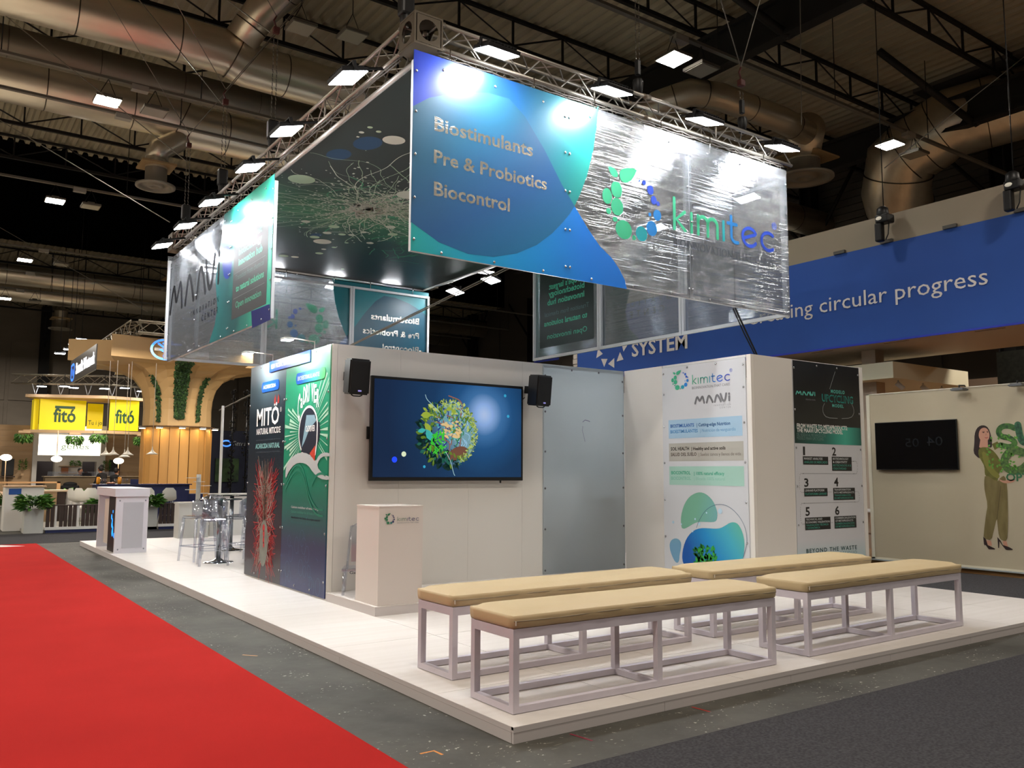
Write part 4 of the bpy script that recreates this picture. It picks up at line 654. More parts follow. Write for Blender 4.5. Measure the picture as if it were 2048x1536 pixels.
b = MB(); b.tube([(3.68, 4.98, 2.46), (3.66, 5.02, 2.42), (3.70, 5.06, 2.40), (3.73, 5.10, 2.46), (3.73, 5.12, 2.6)], .006, 6); tag(b.build('speaker_cable', black, None, (3.7, 5.05, 2.4)), 'looped black cable behind the right loudspeaker', 'cable')
# ---------------------------------------------------------------- posters on the partition walls
def screws(t, me, pts):
    O = t['O']
    for p in pts: instance('screw', me, t, (p[0]-O[0], p[1]-O[1], p[2]-O[2]))
scx = MB(); scx.ball((0, 0, 0), .016, 8, 4, (.5, 1, 1)); scx_me = scx.mesh('screw', mat('screw_light', '#b9bcc0', .25, .8)); scy = MB(); scy.ball((0, 0, 0), .016, 8, 4, (1, .5, 1)); scy_me = scy.mesh('screw', mat('screw_light'))
wt = mat('print_white', '#e9e9e6', .4); wt2 = mat('print_pale', '#b9bfc0', .4); X = .992
# dark product poster
t = thing('poster', 'tall dark poster with a red rimmed pale root on the left partition wall', 'poster', (1.0, 6.65, .02))
b = MB(); b.box(.994, 1.009, 6.607, 8.045, .02, H-.005); b.build('sheet', grad('poster_dark', (0, 0, 2.9), (0, 0, 0), [(0, '#8d979b'), (.1, '#4b5b63'), (.25, '#1d2b35'), (.6, '#1d2530'), (1, '#232129')], .3), t)
text('MITÖ', 'x', X, D['mito'], wt, t, 1); text('®', 'x', X, (6.80, 2.25, .07, .06), wt, t)
hx = 6.93
for s in (-1, 1): flat('red_horn', 'x', X-.001, [(hx+s*.09, 2.37), (hx+s*.035, 2.37), (hx+s*.03, 2.43), (hx+s*.06, 2.50), (hx+s*.10, 2.43)], mat('print_red', '#a8342f', .4), t)
text('NATURAL MITICIDE', 'x', X, D['nat'], wt, t, 1); text('ACARICIDA NATURAL', 'x', X, D['aca'], mat('print_aqua', '#8ac4c2', .4), t, 1)
a, z_, W_, h_ = D['nat']; text('selective natural control of red spider mite on crops', 'x', X, (a, z_-.09, W_, .022), mat('print_slate', '#55616b', .4), t); text('control natural selectivo de la araña roja en cultivos', 'x', X, (a, 1.72, W_, .022), mat('print_slate'), t)
rr = random.Random(5); rc = D['root']; ry, rz_ = rc[0], rc[1]; redl = mat('print_root_red', '#c23a3c', .4); grl = mat('print_root_grey', '#a9a398', .4)
for nm, m_, n_, sp in (('red_filaments', redl, 420, .50), ('grey_filaments', grl, 120, .36)):
    b = MB()
    for i in range(n_):
        z0_ = rz_+rr.uniform(-.25, .85); sg = rr.choice((-1, 1)); y0_ = ry+sg*rr.uniform(.0, .16); L = rr.uniform(.05, sp-.12); dz = rr.uniform(-.22, .22) if i % 2 else rr.uniform(.05, .35)*(1 if z0_ > rz_+.3 else -1)
        ribbon(b, lambda u, v: (X-.0006-.0004*(nm[0] == 'g'), u, v), [(y0_, z0_), (y0_+sg*L*.5, z0_+dz*.3+rr.uniform(-.02, .02)), (y0_+sg*L, z0_+dz)], rr.uniform(.004, .010), False)
    b.build(nm, m_, t)
b = MB()
for k in range(26):
    y_ = ry+rr.uniform(-.11, .11); ribbon(b, lambda u, v: (X-.0012, u, v), [(y_*.7+ry*.3, rz_+.2), (y_, rz_+.6), (y_+rr.uniform(-.03, .03), rz_+rr.uniform(.8, 1.15))], .007, False)
b.build('root_strands', mat('print_root_tan', '#8d7668', .4), t)
flat('root_core', 'x', X-.0018, ell(ry, rz_, .165, .31, 28), mat('root_core', '#84897f', .45, noise=((9, 9, 9), .5, '#5c625c')), t)
flat('root_core_spot', 'x', X-.0024, ell(ry, rz_+.12, .035, .05), redl, t, None, [ell(ry-.01, rz_-.02, .03, .04), ell(ry+.01, rz_+.2, .045, .05), ell(ry, rz_+.04, .03, .05)])
screws(t, scx_me, [(.99, y_, z_) for y_ in (6.64, 8.02) for z_ in (.2, .75, 1.3, 1.85, 2.4)]+[(.99, y_, z_) for y_ in (7.1, 7.6) for z_ in (.07, 2.92)])
# green ship poster
t = thing('poster', 'tall green poster with a ship bow breaking through waves, left partition wall', 'poster', (1.0, 5.15, .02))
b = MB(); b.box(.994, 1.009, 5.16, 6.603, .02, H-.005); b.build('sheet', grad('poster_green', (0, 0, 2.9), (0, 0, 0), [(0, '#7fae97'), (.12, '#2f9f77'), (.5, '#1f8466'), (.62, '#1b6a5b'), (.8, '#1d3e5a'), (1, '#232a5c')], .3), t)
cy_, cz_ = D['cc'][0], D['cc'][1]; R1 = .29
b = MB(); rr = random.Random(9)
for k in range(34):
    a_ = RD(-28+k*7.2 if k < 18 else 152+(k-18)*4.4); w_ = rr.uniform(.01, .035); r0, r1 = R1+.04, rr.uniform(.62, .95)
    def P_(r_, q): return (cy_-cos(a_+q)*r_, cz_+sin(a_+q)*r_)
    q_ = [P_(r0, -w_*.2), P_(r1, -w_), P_(r1, w_), P_(r0, w_*.2)]
    q_ = [(min(max(y_, 5.18), 6.585), v) for y_, v in q_]
    if abs(a_-pi/2) > .45: b.add([(X, y_, v) for y_, v in q_], [(0, 1, 2, 3)])
b.build('rays', mat('print_mint', '#b3dcc4', .4), t)
flat('white_ring', 'x', X-.001, ell(cy_, cz_, R1+.03, R1+.03, 36), wt, t); flat('dark_disc', 'x', X-.0016, ell(cy_, cz_, R1, R1, 36), mat('print_navy', '#1b2536', .4), t)
flat('ship_deck', 'x', X-.0022, D['deck'], mat('print_steel', '#86a9b8', .4), t); flat('ship_hull', 'x', X-.0028, D['hull'], mat('print_hull', '#1c2233', .4), t); flat('ship_keel', 'x', X-.0034, D['hullred'], mat('print_keel', '#c9442e', .4), t)
b = MB(); ribbon(b, lambda u, v: (X-.0032, u, v), [(cy_-.24, cz_+.2), (cy_-.29, cz_+.08), (cy_-.29, cz_-.12), (cy_-.25, cz_-.28)], .03); b.build('bow_edge', wt, t)
text('CaDRIVER', 'x', X-.0036, (cy_+.08, cz_-.0, .3, .07), wt, t, 1)
a, z_, W_, h_ = D['cad']; a -= .02; z_ = 2.22; h_ = .2
b = MB(); x_ = 0                                        # arched title: each letter higher toward the middle
for i, ch in enumerate('CaDRIVER'):
    g = GL[(1, ch)]; w_ = W_/8*.92; hh = h_*(1.65 if i == 0 else .85 if i == 1 else 1.05); gx = [q[0] for q in g[0]]; sx_ = min(w_/(max(gx)-min(gx)), .18)
    zb_ = z_+(-.12, .04, .08, .10, .11, .10, .08, .02)[i]
    b.add([(X-.0018, a-(i*W_/8+(q[0]-min(gx))*sx_), zb_+q[1]*hh/CAPH) for q in g[0]], g[1])
b.build('lettering', wt, t)
wv = closed_smooth(D['wave1']); flat('white_wave', 'x', X-.0042, wv, wt2, t)
b = MB()
for dz in (0, -.07): ribbon(b, lambda u, v: (X-.0048, u, v), smoothline([(6.5, 1.3+dz), (6.25, 1.52+dz), (6.0, 1.56+dz), (5.85, 1.44+dz), (5.7, 1.18+dz), (5.45, 1.02+dz), (5.25, 1.02+dz)]), .022, False)
ribbon(b, lambda u, v: (X-.0048, u, v), smoothline([(5.62, 1.3), (5.5, 1.42), (5.3, 1.45), (5.2, 1.42)]), .03, False); b.build('wave_lines', mat('wave_green', '#227f66', .4), t)
text('Calcium mobiliser of natural origin', 'x', X, D['ca1'], wt2, t, 1); a, z_, W_, h_ = D['ca1']; text('Calcium mobiliser for all kinds of crops', 'x', X, (a, z_-.06, W_, .03), mat('faint_green', '#4a9a83', .4), t)
text('Movilizador de Calcio de origen natural', 'x', X, D['ca2'], mat('print_navy'), t, 1); a, z_, W_, h_ = D['ca2']; text('Movilizador de Calcio para cultivos', 'x', X, (a, z_-.06, W_, .03), mat('faint_teal', '#2f6a6a', .4), t)
b = MB(); rr = random.Random(11)
for k in range(34):
    y_ = rr.uniform(5.22, 6.55); zq = rr.uniform(.08, .95); s_ = rr.choice((.02, .03, .07, .1)); a0_ = rr.uniform(0, 6)
    ribbon(b, lambda u, v: (X, u, v), [(y_+s_*.7*cos(a0_+j*.5), zq+s_*sin(a0_+j*.5)) for j in range(13 if s_ > .05 else 4)], .006, False)
b.build('doodles', mat('doodle', '#4c6f8a', .4), t)
screws(t, scx_me, [(.99, y_, z_) for y_ in (5.19, 6.56) for z_ in (.2, .75, 1.3, 1.85, 2.4)]+[(.99, y_, z_) for y_ in (5.6, 6.1) for z_ in (.07, 2.92)])
# blue strip and badges
t = thing('header_strip', 'blue strip reading new products across the tops of the two left posters', 'sign', (.98, 6.5, 2.81)); pz = D['strip']
b = MB(); b.prism([(pz[1][0], 2.812), (pz[0][0], 2.812), (pz[0][0], 2.957), (pz[1][0], 2.957)], 'x', .978, .984); b.build('strip', mat('strip_blue', '#1f46a8', .35), t); text('NEW PRODUCTS/NUEVOS LANZAMIENTOS', 'x', .977, (7.16, 2.853, 1.35, .062), wt2, t, 1)
for k, lab, s_ in (('badge1', 'blue lozenge badge at the top of the dark poster', 'ACARICIDA'), ('badge2', 'blue to green lozenge badge at the top of the green ship poster', 'BIOESTIMULANTE')):
    q = D[k]; y0_, y1_ = q[1][0], q[0][0]; zm = (q[0][1]+q[3][1])/2; w_ = .07
    b = MB(); b.prism([(y0_+.05-.05*sin(a_), zm-w_*cos(a_)) for a_ in [pi*j/8 for j in range(9)]]+[(y1_-.05+.05*sin(a_), zm+w_*cos(a_)) for a_ in [pi*j/8 for j in range(9)]], 'x', .986, .990)
    o = thing('badge_sign', lab, 'sign', (.988, (y0_+y1_)/2, zm)); b.build('plate', mat('badge_blue', '#1d58b4', .3) if k == 'badge1' else grad('badge_grad', (0, .3, 0), (0, -.4, 0), [(0, '#1d58b4'), (.5, '#2f83a0'), (1, '#4fae6a')], .3), o); text(s_, 'x', .985, (y1_-.06, zm-.025, (y1_-y0_)*.75, .05), wt2, o, 1)

# backlit white banner on the return wall
t = thing('poster', 'pale backlit banner with company logos and blue, brown and green bands', 'poster', (5.59, 2.87, .05)); X = 5.585
b = MB(); b.box(5.588, 5.598, 2.865, 4.328, .06, H-.035); b.build('sheet', mat('backlit_fabric', '#bfc1c4', .5, emit=.10), t)
icon('x', X-.001, D['bicon'], [kg, kt, mat('print_mid_blue', '#1a76c4', .4), kb], t); kimitec('x', X-.001, D['bk'], [kg, kg, mat('print_sea', '#37a08f', .4), kt, mat('print_mid_blue'), kb, kv], t, lw=.13)
text('BIOINNOVATION THAT CARES', 'x', X, D['btag'], gry, t); maavi('x', X-.001, D['bm'], mat('logo_grey', '#6f7074', .4), t); text('INNOVATION', 'x', X, D['binn'], gry, t, track=.35); text('CENTER', 'x', X, D['bcen'], gry, t, track=.35); text('®', 'x', X, (3.12, 2.76, .05, .045), kv, t)
for k, c_ in (('bb1', '#9dbcd2'), ('bb2', '#aaa89f'), ('bb3', '#9cc2b4')): q = D[k]; flat('colour_band', 'x', X, rect(min(p[0] for p in q), sum(sorted(p[1] for p in q)[:2])/2, max(p[0] for p in q), sum(sorted(p[1] for p in q)[2:])/2), mat('band_'+k, c_, .5, emit=.06), t)
TX = [('BIOSTIMULANTS', '#1f5aa8', 1), ('| Cutting-edge Nutrition', '#27588f', 1), ('BIOESTIMULANTES', '#4f8fc6', 1), ('| Nutrición de vanguardia', '#6b9fc8', 0), ('SOIL HEALTH', '#2e2a28', 1), ('| Healthy and active soils', '#3a3532', 1),
      ('SALUD DEL SUELO', '#5e534d', 1), ('| Suelos sanos y llenos de vida', '#7a716a', 0), ('BIOCONTROL', '#36a07e', 1), ('| 100% natural efficacy', '#4aa98a', 1), ('BIOCONTROL', '#7fbba6', 1), ('| Eficacia 100% natural', '#86bba9', 0)]
for i, (s_, c_, bo) in enumerate(TX): text(s_, 'x', X-.002, D['bt%d' % i], mat('ink'+c_, c_, .5), t, bo)
flat('drop_shape', 'x', X, closed_smooth(D['sh1']), grad('drop_a', (0, 4.0-2.87, 0), (0, 3.3-2.87, -.2), [(0, '#6fa78e'), (.5, '#6aa0a0'), (1, '#6590bf')], .5, emit=.05), t)
flat('drop_shape', 'x', X, closed_smooth(D['sh2']), grad('drop_b', (0, 0, 1.1-.05), (0, 0, .45), [(0, '#7fb8a0'), (1, '#6f9dbc')], .5, emit=.05), t)
flat('drop_picture', 'x', X-.001, closed_smooth(D['sh3']), grad('drop_c', (0, 3.12-2.87, .95), (0, 3.9-2.87, .4), [(0, '#5aa98d'), (.3, '#3f9fb4'), (.6, '#1c7fb8'), (1, '#15509b')], .4, emit=.08, noise=.12), t)
b = MB(); ribbon(b, lambda u, v: (X-.0025, u, v), smoothline(D['ring'], 2), .006, False); b.build('thin_circle', mat('ring_ink', '#3d5c78', .5), t)
rr = random.Random(2); pcy, pcz = D['plant'][0], D['plant'][1]
for c_ in ('#1f7a2a', '#2f9a3a', '#146021'):
    pl = [leafshape(pcy+rr.uniform(-.16, .16), pcz+rr.uniform(-.16, .10), rr.uniform(.05, .10), .02, rr.uniform(.2, 2.9)) for _ in range(26)]; flat('leaf_print', 'x', X-.003-.0005*ord(c_[1])/60, pl[0], mat('plant'+c_, c_, .5), t, None, pl[1:])
pl = [ell(3.32, .98, .035, .035), ell(3.75, .86, .014, .014), ell(3.8, .7, .015, .015), ell(4.0, .78, .012, .012), ell(3.55, .95, .012, .012), ell(4.15, .8, .02, .02), ell(3.68, .8, .02, .02)]; flat('light_dot', 'x', X-.0036, pl[0], mat('dot', '#b6d4e4', .4), t, None, pl[1:])
screws(t, scx_me, [(5.585, y_, z_) for y_ in (2.90, 4.30) for z_ in (.6, 1.1, 1.6, 2.1, 2.55, 2.84)]+[(5.585, y_, H-.07) for y_ in (3.35, 3.85)])

# process poster on the front face
t = thing('poster', 'dark topped poster with six numbered process steps on white', 'poster', (6.43, 2.79, .05)); Y = 2.783
zt, zb1, zw = D['pd']
b = MB(); b.box(6.43, 7.915, 2.785, 2.799, .03, H-.01); b.build('sheet', grad('poster_white', (0, 0, .55), (0, 0, 0), [(0, '#c9cbd0'), (.75, '#9fc4c8'), (1, '#7ab6bd')], .4), t)
flat('dark_field', 'y', Y, rect(6.43, zb1, 7.915, H-.01), mat('poster_black', '#1e1f1e', .35, noise=((2, 2, 2), .5, '#252b29')), t)
flat('teal_field', 'y', Y, rect(6.43, zt, 7.915, zb1), grad('teal_field', (0, 0, 0), (1.48, 0, 0), [(0, '#12302c'), (.45, '#1f6b5f'), (.75, '#3fae98'), (1, '#1c5f55')], .35), t)
aq = mat('print_turq', '#5fc4b4', .4); maavi('y', Y-.001, D['p0'], aq, t); a, z_, W_, h_ = D['p0']; text('INNOVATION CENTER', 'y', Y-.001, (a+W_*.5, z_-.07, W_*.5, .02), gry, t)
text('MODELO', 'y', Y-.001, D['p1'], aq, t, 1, .12); text('UPCYCLING', 'y', Y-.0012, D['p2'], mat('print_sea_dark', '#2c8f84', .4), t, 1); a, z_, W_, h_ = D['p2']; text('UPCYCLING', 'y', Y-.002, (a+.015, z_+.012, W_-.03, h_-.024), mat('print_deep_sea', '#15433f', .4), t, 0); text('MODEL', 'y', Y-.001, D['p3'], aq, t, 1, .12)
b = MB()
for k in ('pl1', 'pl2', 'pl3'): ribbon(b, lambda u, v: (u, Y-.001, v), smoothline(D[k], 1), .008, False)
b.build('arrow_loop', mat('loop_grey', '#8d9492', .4), t)
text('FROM WASTE TO METAPRODUCTS:', 'y', Y-.001, D['p4'], wt, t, 1); text('THE MAAVi UPCYCLING MODEL', 'y', Y-.001, D['p5'], wt, t, 1); text('DEL RESIDUO AL METAPRODUCTO:', 'y', Y-.001, D['p6'], mat('faint_w', '#6f8a86', .4), t); text('MODELO MAAVi UPCYCLING', 'y', Y-.001, D['p7'], mat('faint_w'), t)
ik = mat('print_black', '#1d1d1e', .45); ROWS = [('MARKET ANALYSIS', 'ANÁLISIS DE MERCADO'), ('BIOTECHNOLOGY', '& CREATIVITY', 'BIOTECNOLOGÍA &', 'CREATIVIDAD'), ('LINNA® PLATFORM', 'PLATAFORMA LINNA®'), ('TRANSFORMATION', 'INTO METAPRODUCTS', 'TRANSFORMACIÓN', 'EN METAPRODUCTOS'),
      ('TECHNICAL AND', 'ECONOMIC VALIDATION', 'VALIDACIÓN TÉCNICA', 'Y ECONÓMICA'), ('COMMERCIALIZATION', 'OF METAPRODUCTS', 'COMERCIALIZACIÓN', 'DE METAPRODUCTOS')]
for i in range(6):
    text(str(i+1), 'y', Y, D['n%d' % i], ik, t, 1); a0, z0_, a1, z1_ = D['bx%d' % i]; flat('caption_box', 'y', Y, rect(a0, z0_, a1, z1_), ik, t); n_ = len(ROWS[i]); hh = (z1_-z0_)/(n_+.35)
    mxl = max(len(s_) for s_ in ROWS[i])
    for j, s_ in enumerate(ROWS[i]): text(s_, 'y', Y-.001, (a0+.02, z1_-hh*(j+.95), (a1-a0-.04)*len(s_)/mxl, hh*.62), wt2 if j < n_/2 else mat('cap_green', '#3f8f7e', .4), t, 1)
b = MB()
def dots(pts):
    for i in range(len(pts)-1):
        p, q = Vector(pts[i]), Vector(pts[i+1]); n_ = max(1, int((q-p).length/.022))
        for j in range(n_): r_ = p+(q-p)*j/n_; b.add([(r_.x-.004, Y, r_.y-.004), (r_.x+.004, Y, r_.y-.004), (r_.x+.004, Y, r_.y+.004), (r_.x-.004, Y, r_.y+.004)], [(0, 1, 2, 3)])
c0, c1, c2 = (D['bx0'][1]+D['bx0'][3])/2, (D['bx2'][1]+D['bx2'][3])/2, (D['bx4'][1]+D['bx4'][3])/2; m1, m2 = (D['n2'][1]+.17), (D['n4'][1]+.16)
dots([(7.1, c0), (7.2, c0)]); dots([(7.62, c0)]+smoothline([(7.7, c0), (7.8, c0), (7.8, m1), (7.7, m1)])+[(6.7, m1)]+smoothline([(6.6, m1), (6.5, m1), (6.5, c1), (6.6, c1)])); dots([(7.1, c1), (7.2, c1)])
dots(smoothline([(7.7, c1), (7.82, c1), (7.82, m2), (7.7, m2)])+[(6.7, m2)]+smoothline([(6.6, m2), (6.5, m2), (6.5, c2), (6.6, c2)])); dots([(7.1, c2), (7.2, c2)])
b.build('dotted_path', ik, t)
text('BEYOND THE WASTE', 'y', Y, D['p8'], mat('ink_teal', '#1c4246', .4), t, 1, .12); text('MÁS ALLÁ DEL RESIDUO', 'y', Y, D['p9'], mat('ink_teal2', '#56858b', .4), t, 0, .12)
screws(t, scy_me, [(x_, 2.783, z_) for x_ in (6.455, 7.89) for z_ in (.3, .8, 1.3, 1.8, 2.3, 2.85)]+[(x_, 2.783, 2.91) for x_ in (6.95, 7.4)])

# ---------------------------------------------------------------- hanging header: clear twin-wall sheets with print
def ribbed(name, tint, clear, rough):
    M = bpy.data.materials.new(name); M.use_nodes = True; nt = M.node_tree; nt.nodes.remove(nt.nodes['Principled BSDF']); out = nt.nodes['Material Output']
    g = nt.nodes.new('ShaderNodeNewGeometry'); mp = nt.nodes.new('ShaderNodeMapping'); mp.inputs['Scale'].default_value = (.25, .25, 260); nt.links.new(g.outputs['Position'], mp.inputs['Vector'])
    n = nt.nodes.new('ShaderNodeTexNoise'); n.inputs['Scale'].default_value = 1; n.inputs['Detail'].default_value = 1; nt.links.new(mp.outputs[0], n.inputs['Vector'])
    bp = nt.nodes.new('ShaderNodeBump'); bp.inputs['Strength'].default_value = .9; bp.inputs['Distance'].default_value = .0030; nt.links.new(n.outputs[0], bp.inputs['Height'])
    gl = nt.nodes.new('ShaderNodeBsdfGlossy'); gl.inputs['Roughness'].default_value = rough; gl.inputs[0].default_value = (.52, .54, .56, 1); nt.links.new(bp.outputs[0], gl.inputs['Normal'])
    tr = nt.nodes.new('ShaderNodeBsdfTransparent'); tr.inputs[0].default_value = tint
    tl = nt.nodes.new('ShaderNodeBsdfTranslucent'); tl.inputs[0].default_value = (.75, .78, .8, 1); df = nt.nodes.new('ShaderNodeBsdfDiffuse'); df.inputs[0].default_value = (.6, .62, .64, 1)
    a1 = nt.nodes.new('ShaderNodeMixShader'); a1.inputs[0].default_value = .6; nt.links.new(tl.outputs[0], a1.inputs[1]); nt.links.new(df.outputs[0], a1.inputs[2])
    a2 = nt.nodes.new('ShaderNodeMixShader'); a2.inputs[0].default_value = .74; nt.links.new(a1.outputs[0], a2.inputs[1]); nt.links.new(gl.outputs[0], a2.inputs[2])
    a3 = nt.nodes.new('ShaderNodeMixShader'); a3.inputs[0].default_value = clear; nt.links.new(a2.outputs[0], a3.inputs[1]); nt.links.new(tr.outputs[0], a3.inputs[2])
    nt.links.new(a3.outputs[0], out.inputs[0]); MATS[name] = M; return M
clr = ribbed('twin_wall_clear', (.8, .83, .86, 1), .54, .06)
prof = mat('white_frame', '#ccd0d2', .4)
def sheet_frame(t, n=3, pw=2.0, h=2.0, hs=2.10):
    for i in range(n):
        x0_ = i*pw+.004; x1_ = (i+1)*pw-.004
        b = MB(); b.box(x0_, x1_, -.004, .0, 0, hs); b.build('clear_sheet', clr, t)
        for a, c_, z0_, z1_ in ((x0_, x0_+.05, 0, h), (x1_-.05, x1_, 0, h)): b = MB(); b.box(a, c_, .004, .05, z0_, z1_); b.build('frame_upright', prof, t)
        for z0_, z1_ in ((0, .05), (h-.05, h)): b = MB(); b.box(x0_+.05, x1_-.05, .004, .05, z0_, z1_); b.build('frame_rail', prof, t)
        for z_ in (.12, .55, 1.0, 1.45, 1.88):
            for x_ in (x0_+.028, x1_-.028): instance('screw', scy_me, t, (x_, -.012, z_))
        for x_ in (.35, 1.0, 1.65):
            for z_ in (.026, h-.026): instance('screw', scy_me, t, (i*pw+x_, -.012, z_))
        for x_ in (.45, 1.55): b = MB(); b.tube([(i*pw+x_, .03, h), (i*pw+x_, .03, h+.24)], .008, 6); b.build('hanging_chain', chrome, t)
tlc = .08
def sheet_A(t):
    f = lambda L: [(a-.98, z-3.66) for a, z in L]; top_, bot = D['droptop'], D['dropbot']
    t['O'] = (0, 0, 0); sheet_frame(t); ar = f(D['arc']); k = min(range(len(ar)), key=lambda i: abs(ar[i][1]-(D['arc'][5][1]-3.66)))
    dt, db = f(top_), f(bot)
    up = [(.0, 2.10)]+[(.0, dt[0][1])]+dt[1:]+[ar[i] for i in range(5, -1, -1)]+[(ar[0][0]-.02, 2.10)]
    flat('printed_field', 'y', -.006, up, grad('pr_up', (0, 0, 1.4), (3.7, 0, 1.0), [(0, '#2a3fa8'), (.28, '#1d4a8e'), (.5, '#0f7886'), (.72, '#1d9f86'), (1, '#46ab7e')], .34, tlc), t)
    lo = [(.0, 0)]+[(0, db[-1][1])]+db[::-1][1:]+[dt[-1]]+ar[6:]+[(ar[-1][0], 0)]
    flat('printed_field', 'y', -.006, lo, grad('pr_lo', (0, 0, .1), (4.1, 0, .4), [(0, '#14a4a4'), (.3, '#0f8fd0'), (.55, '#0a78d8'), (1, '#1462c0')], .34, tlc), t)
    dr = [(0, dt[0][1])]+dt[1:]+db+[(0, db[-1][1])]
    flat('printed_drop', 'y', -.0068, dr, grad('pr_dr', (.2, 0, 1.9), (1.3, 0, .1), [(0, '#3a5f74'), (.35, '#1f5a78'), (.7, '#15558c'), (1, '#0f6a98')], .36, .06), t)
    flat('printed_drop', 'y', .0014, dr, mat('ink_back', '#0f4a5e', .3), t); flat('printed_field', 'y', .0008, up, mat('ink_back_teal', '#0f6f78', .3), t)
    silver = mat('silver_letter', '#a3a29c', .2, .85, bump=((2.2, 2.2, 230), .8, .002))
    for s_, k in (('Biostimulants', 'bio1'), ('Pre & Probiotics', 'bio2'), ('Biocontrol', 'bio3')): a, z, W_, h_ = D[k]; text(s_, 'y', -.0078, (a-.98, z-3.66, W_, h_), silver, t, 1); text(s_, 'y', .0022, (a-.98, z-3.66, W_, h_), silver, t, 1)
    g1 = mat('logo_green', '#3fbf8d', .7, translucent=.3); g2 = mat('logo_teal', '#1fa8b0', .7, translucent=.3); g3 = mat('logo_azure', '#1e86d2', .7, translucent=.3); g4 = mat('logo_blue', '#2b55cf', .7, translucent=.3)
    icon('y', -.0072, (IX0-.98, IZ0-3.66, IX1-.98, IZ1-3.66), [g1, g2, g3, g4], t)
    a, z, W_, h_ = D['kimi']; kimitec('y', -.0072, (a-.98, z-3.66, W_, h_), [g1, g1, g1, g2, g3, g4, mat('logo_indigo', '#2a4fc6', .7, translucent=.3)], t)
    a, z, W_, h_ = D['tag']; text('BIOINNOVATION THAT CARES', 'y', -.0072, (a-.98, z-3.66, W_, h_*1.35), mat('tag_grey', '#4c5056', .85, spec=.1), t); text('®', 'y', -.0072, (6.62-.98, 4.66-3.66+.18, .1, .1), g4, t)
def sheet_B(t):
    q = lambda L: [(13.47-a, z-3.62) for a, z in L]; t['O'] = (0, 0, 0); sheet_frame(t)
    c_ = q(D['mcol']); flat('printed_field', 'y', -.006, [(c_[0][0]-.25, 0)]+c_+[(c_[-1][0]+.1, 2.10), (5.996, 2.10), (5.996, 0)], grad('pm', (2.0, 0, .3), (6.0, 0, 1.5), [(0, '#5f9fae'), (.12, '#1f86a6'), (.35, '#12777a'), (.7, '#0f4f55'), (1, '#2fae92')], .34, tlc, noise=1.3), t)
    flat('printed_microbe', 'y', -.0066, closed_smooth(q(D['mblue1'])), grad('mb1', (0, 0, 0), (.3, 0, .3), [(0, '#1d3fae'), (.5, '#2f7fc0'), (1, '#16338f')], .3, .2, noise=2), t)
    flat('printed_microbe', 'y', -.0066, q(D['mblue2']), grad('mb2', (0, 0, 0), (.12, 0, .05), [(0, '#1b2f9a'), (.5, '#3470c8'), (1, '#141f6a')], .3, .2, noise=3), t)
    r_ = q(D['mrect']); x0_ = (r_[0][0]+r_[3][0])/2; x1_ = (r_[1][0]+r_[2][0])/2; z0_ = (r_[2][1]+r_[3][1])/2; z1_ = (r_[0][1]+r_[1][1])/2+.1
    flat('printed_text_panel', 'y', -.0072, rect(x0_, z0_, x1_, z1_), mat('text_panel', '#2c2f31', .45), t)
    flat('printed_text_panel', 'y', .0012, rect(x0_, z0_, x1_, z1_), mat('panel_back', '#16261f', .3), t); gt = mat('text_green', '#46b894', .35); gl_ = mat('text_faint', '#4f6f6b', .4)
    for k, s_, m_, bo in (('m1', "Europe's largest", gt, 1), ('m2', 'biotechnology', gt, 1), ('m3', 'innovation hub', gt, 1), ('m4', 'Transition from chemical', gl_, 0), ('m5', 'to natural solutions', gt, 1), ('m6', 'Open innovation', gt, 0)):
        a, z, W_, h_ = D[k]; [text(s_, 'y', yy_, (max(13.47-a, x0_+.06), z-3.62, min(W_, x1_-x0_-.12), h_), m_, t, bo) for yy_ in (-.008, .0022)]
    b = MB()
    for k in ('m3', 'm5'): z = D[k][1]-3.62-.10; b.box(x0_+.06, x1_-.1, -.0082, -.0076, z, z+.006)
    b.build('rule_line', mat('rule', '#6f7a78', .4), t)
    a, z, W_, h_ = D['maavi']; lg = mat('logo_charcoal', '#1c1d20', .85, spec=.1); maavi('y', -.0072, (13.47-a, z-3.62, W_, h_*1.25), lg, t, lw=.15)
    a, z, W_, h_ = D['minn']; text('INNOVATION', 'y', -.0072, (13.47-a, z-3.62, W_, h_), lg, t, 0, .5); a, z, W_, h_ = D['mcen']; text('CENTER', 'y', -.0072, (13.47-a, z-3.62, W_, h_), lg, t, 0, .5)
A1 = thing('hanging_banner', 'front hanging sheet banner, blue and clear, facing the benches', 'banner', (0, 0, 0)); sheet_A(A1); A1.location = (.98, 3.2, 3.66)
B1 = thing('hanging_banner', 'left hanging sheet banner, clear to teal with a dark text panel', 'banner', (0, 0, 0)); sheet_B(B1); B1.location = (1.05, 13.47, 3.62); B1.rotation_euler[2] = -pi/2
dup(A1, (6.98, 13.5, 3.66), pi, 'rear hanging sheet banner whose lettering shows mirrored above the white wall')
dup(B1, (7.02, 3.26, 3.66), pi/2, 'right hanging sheet banner, mirrored lettering seen through the inside')

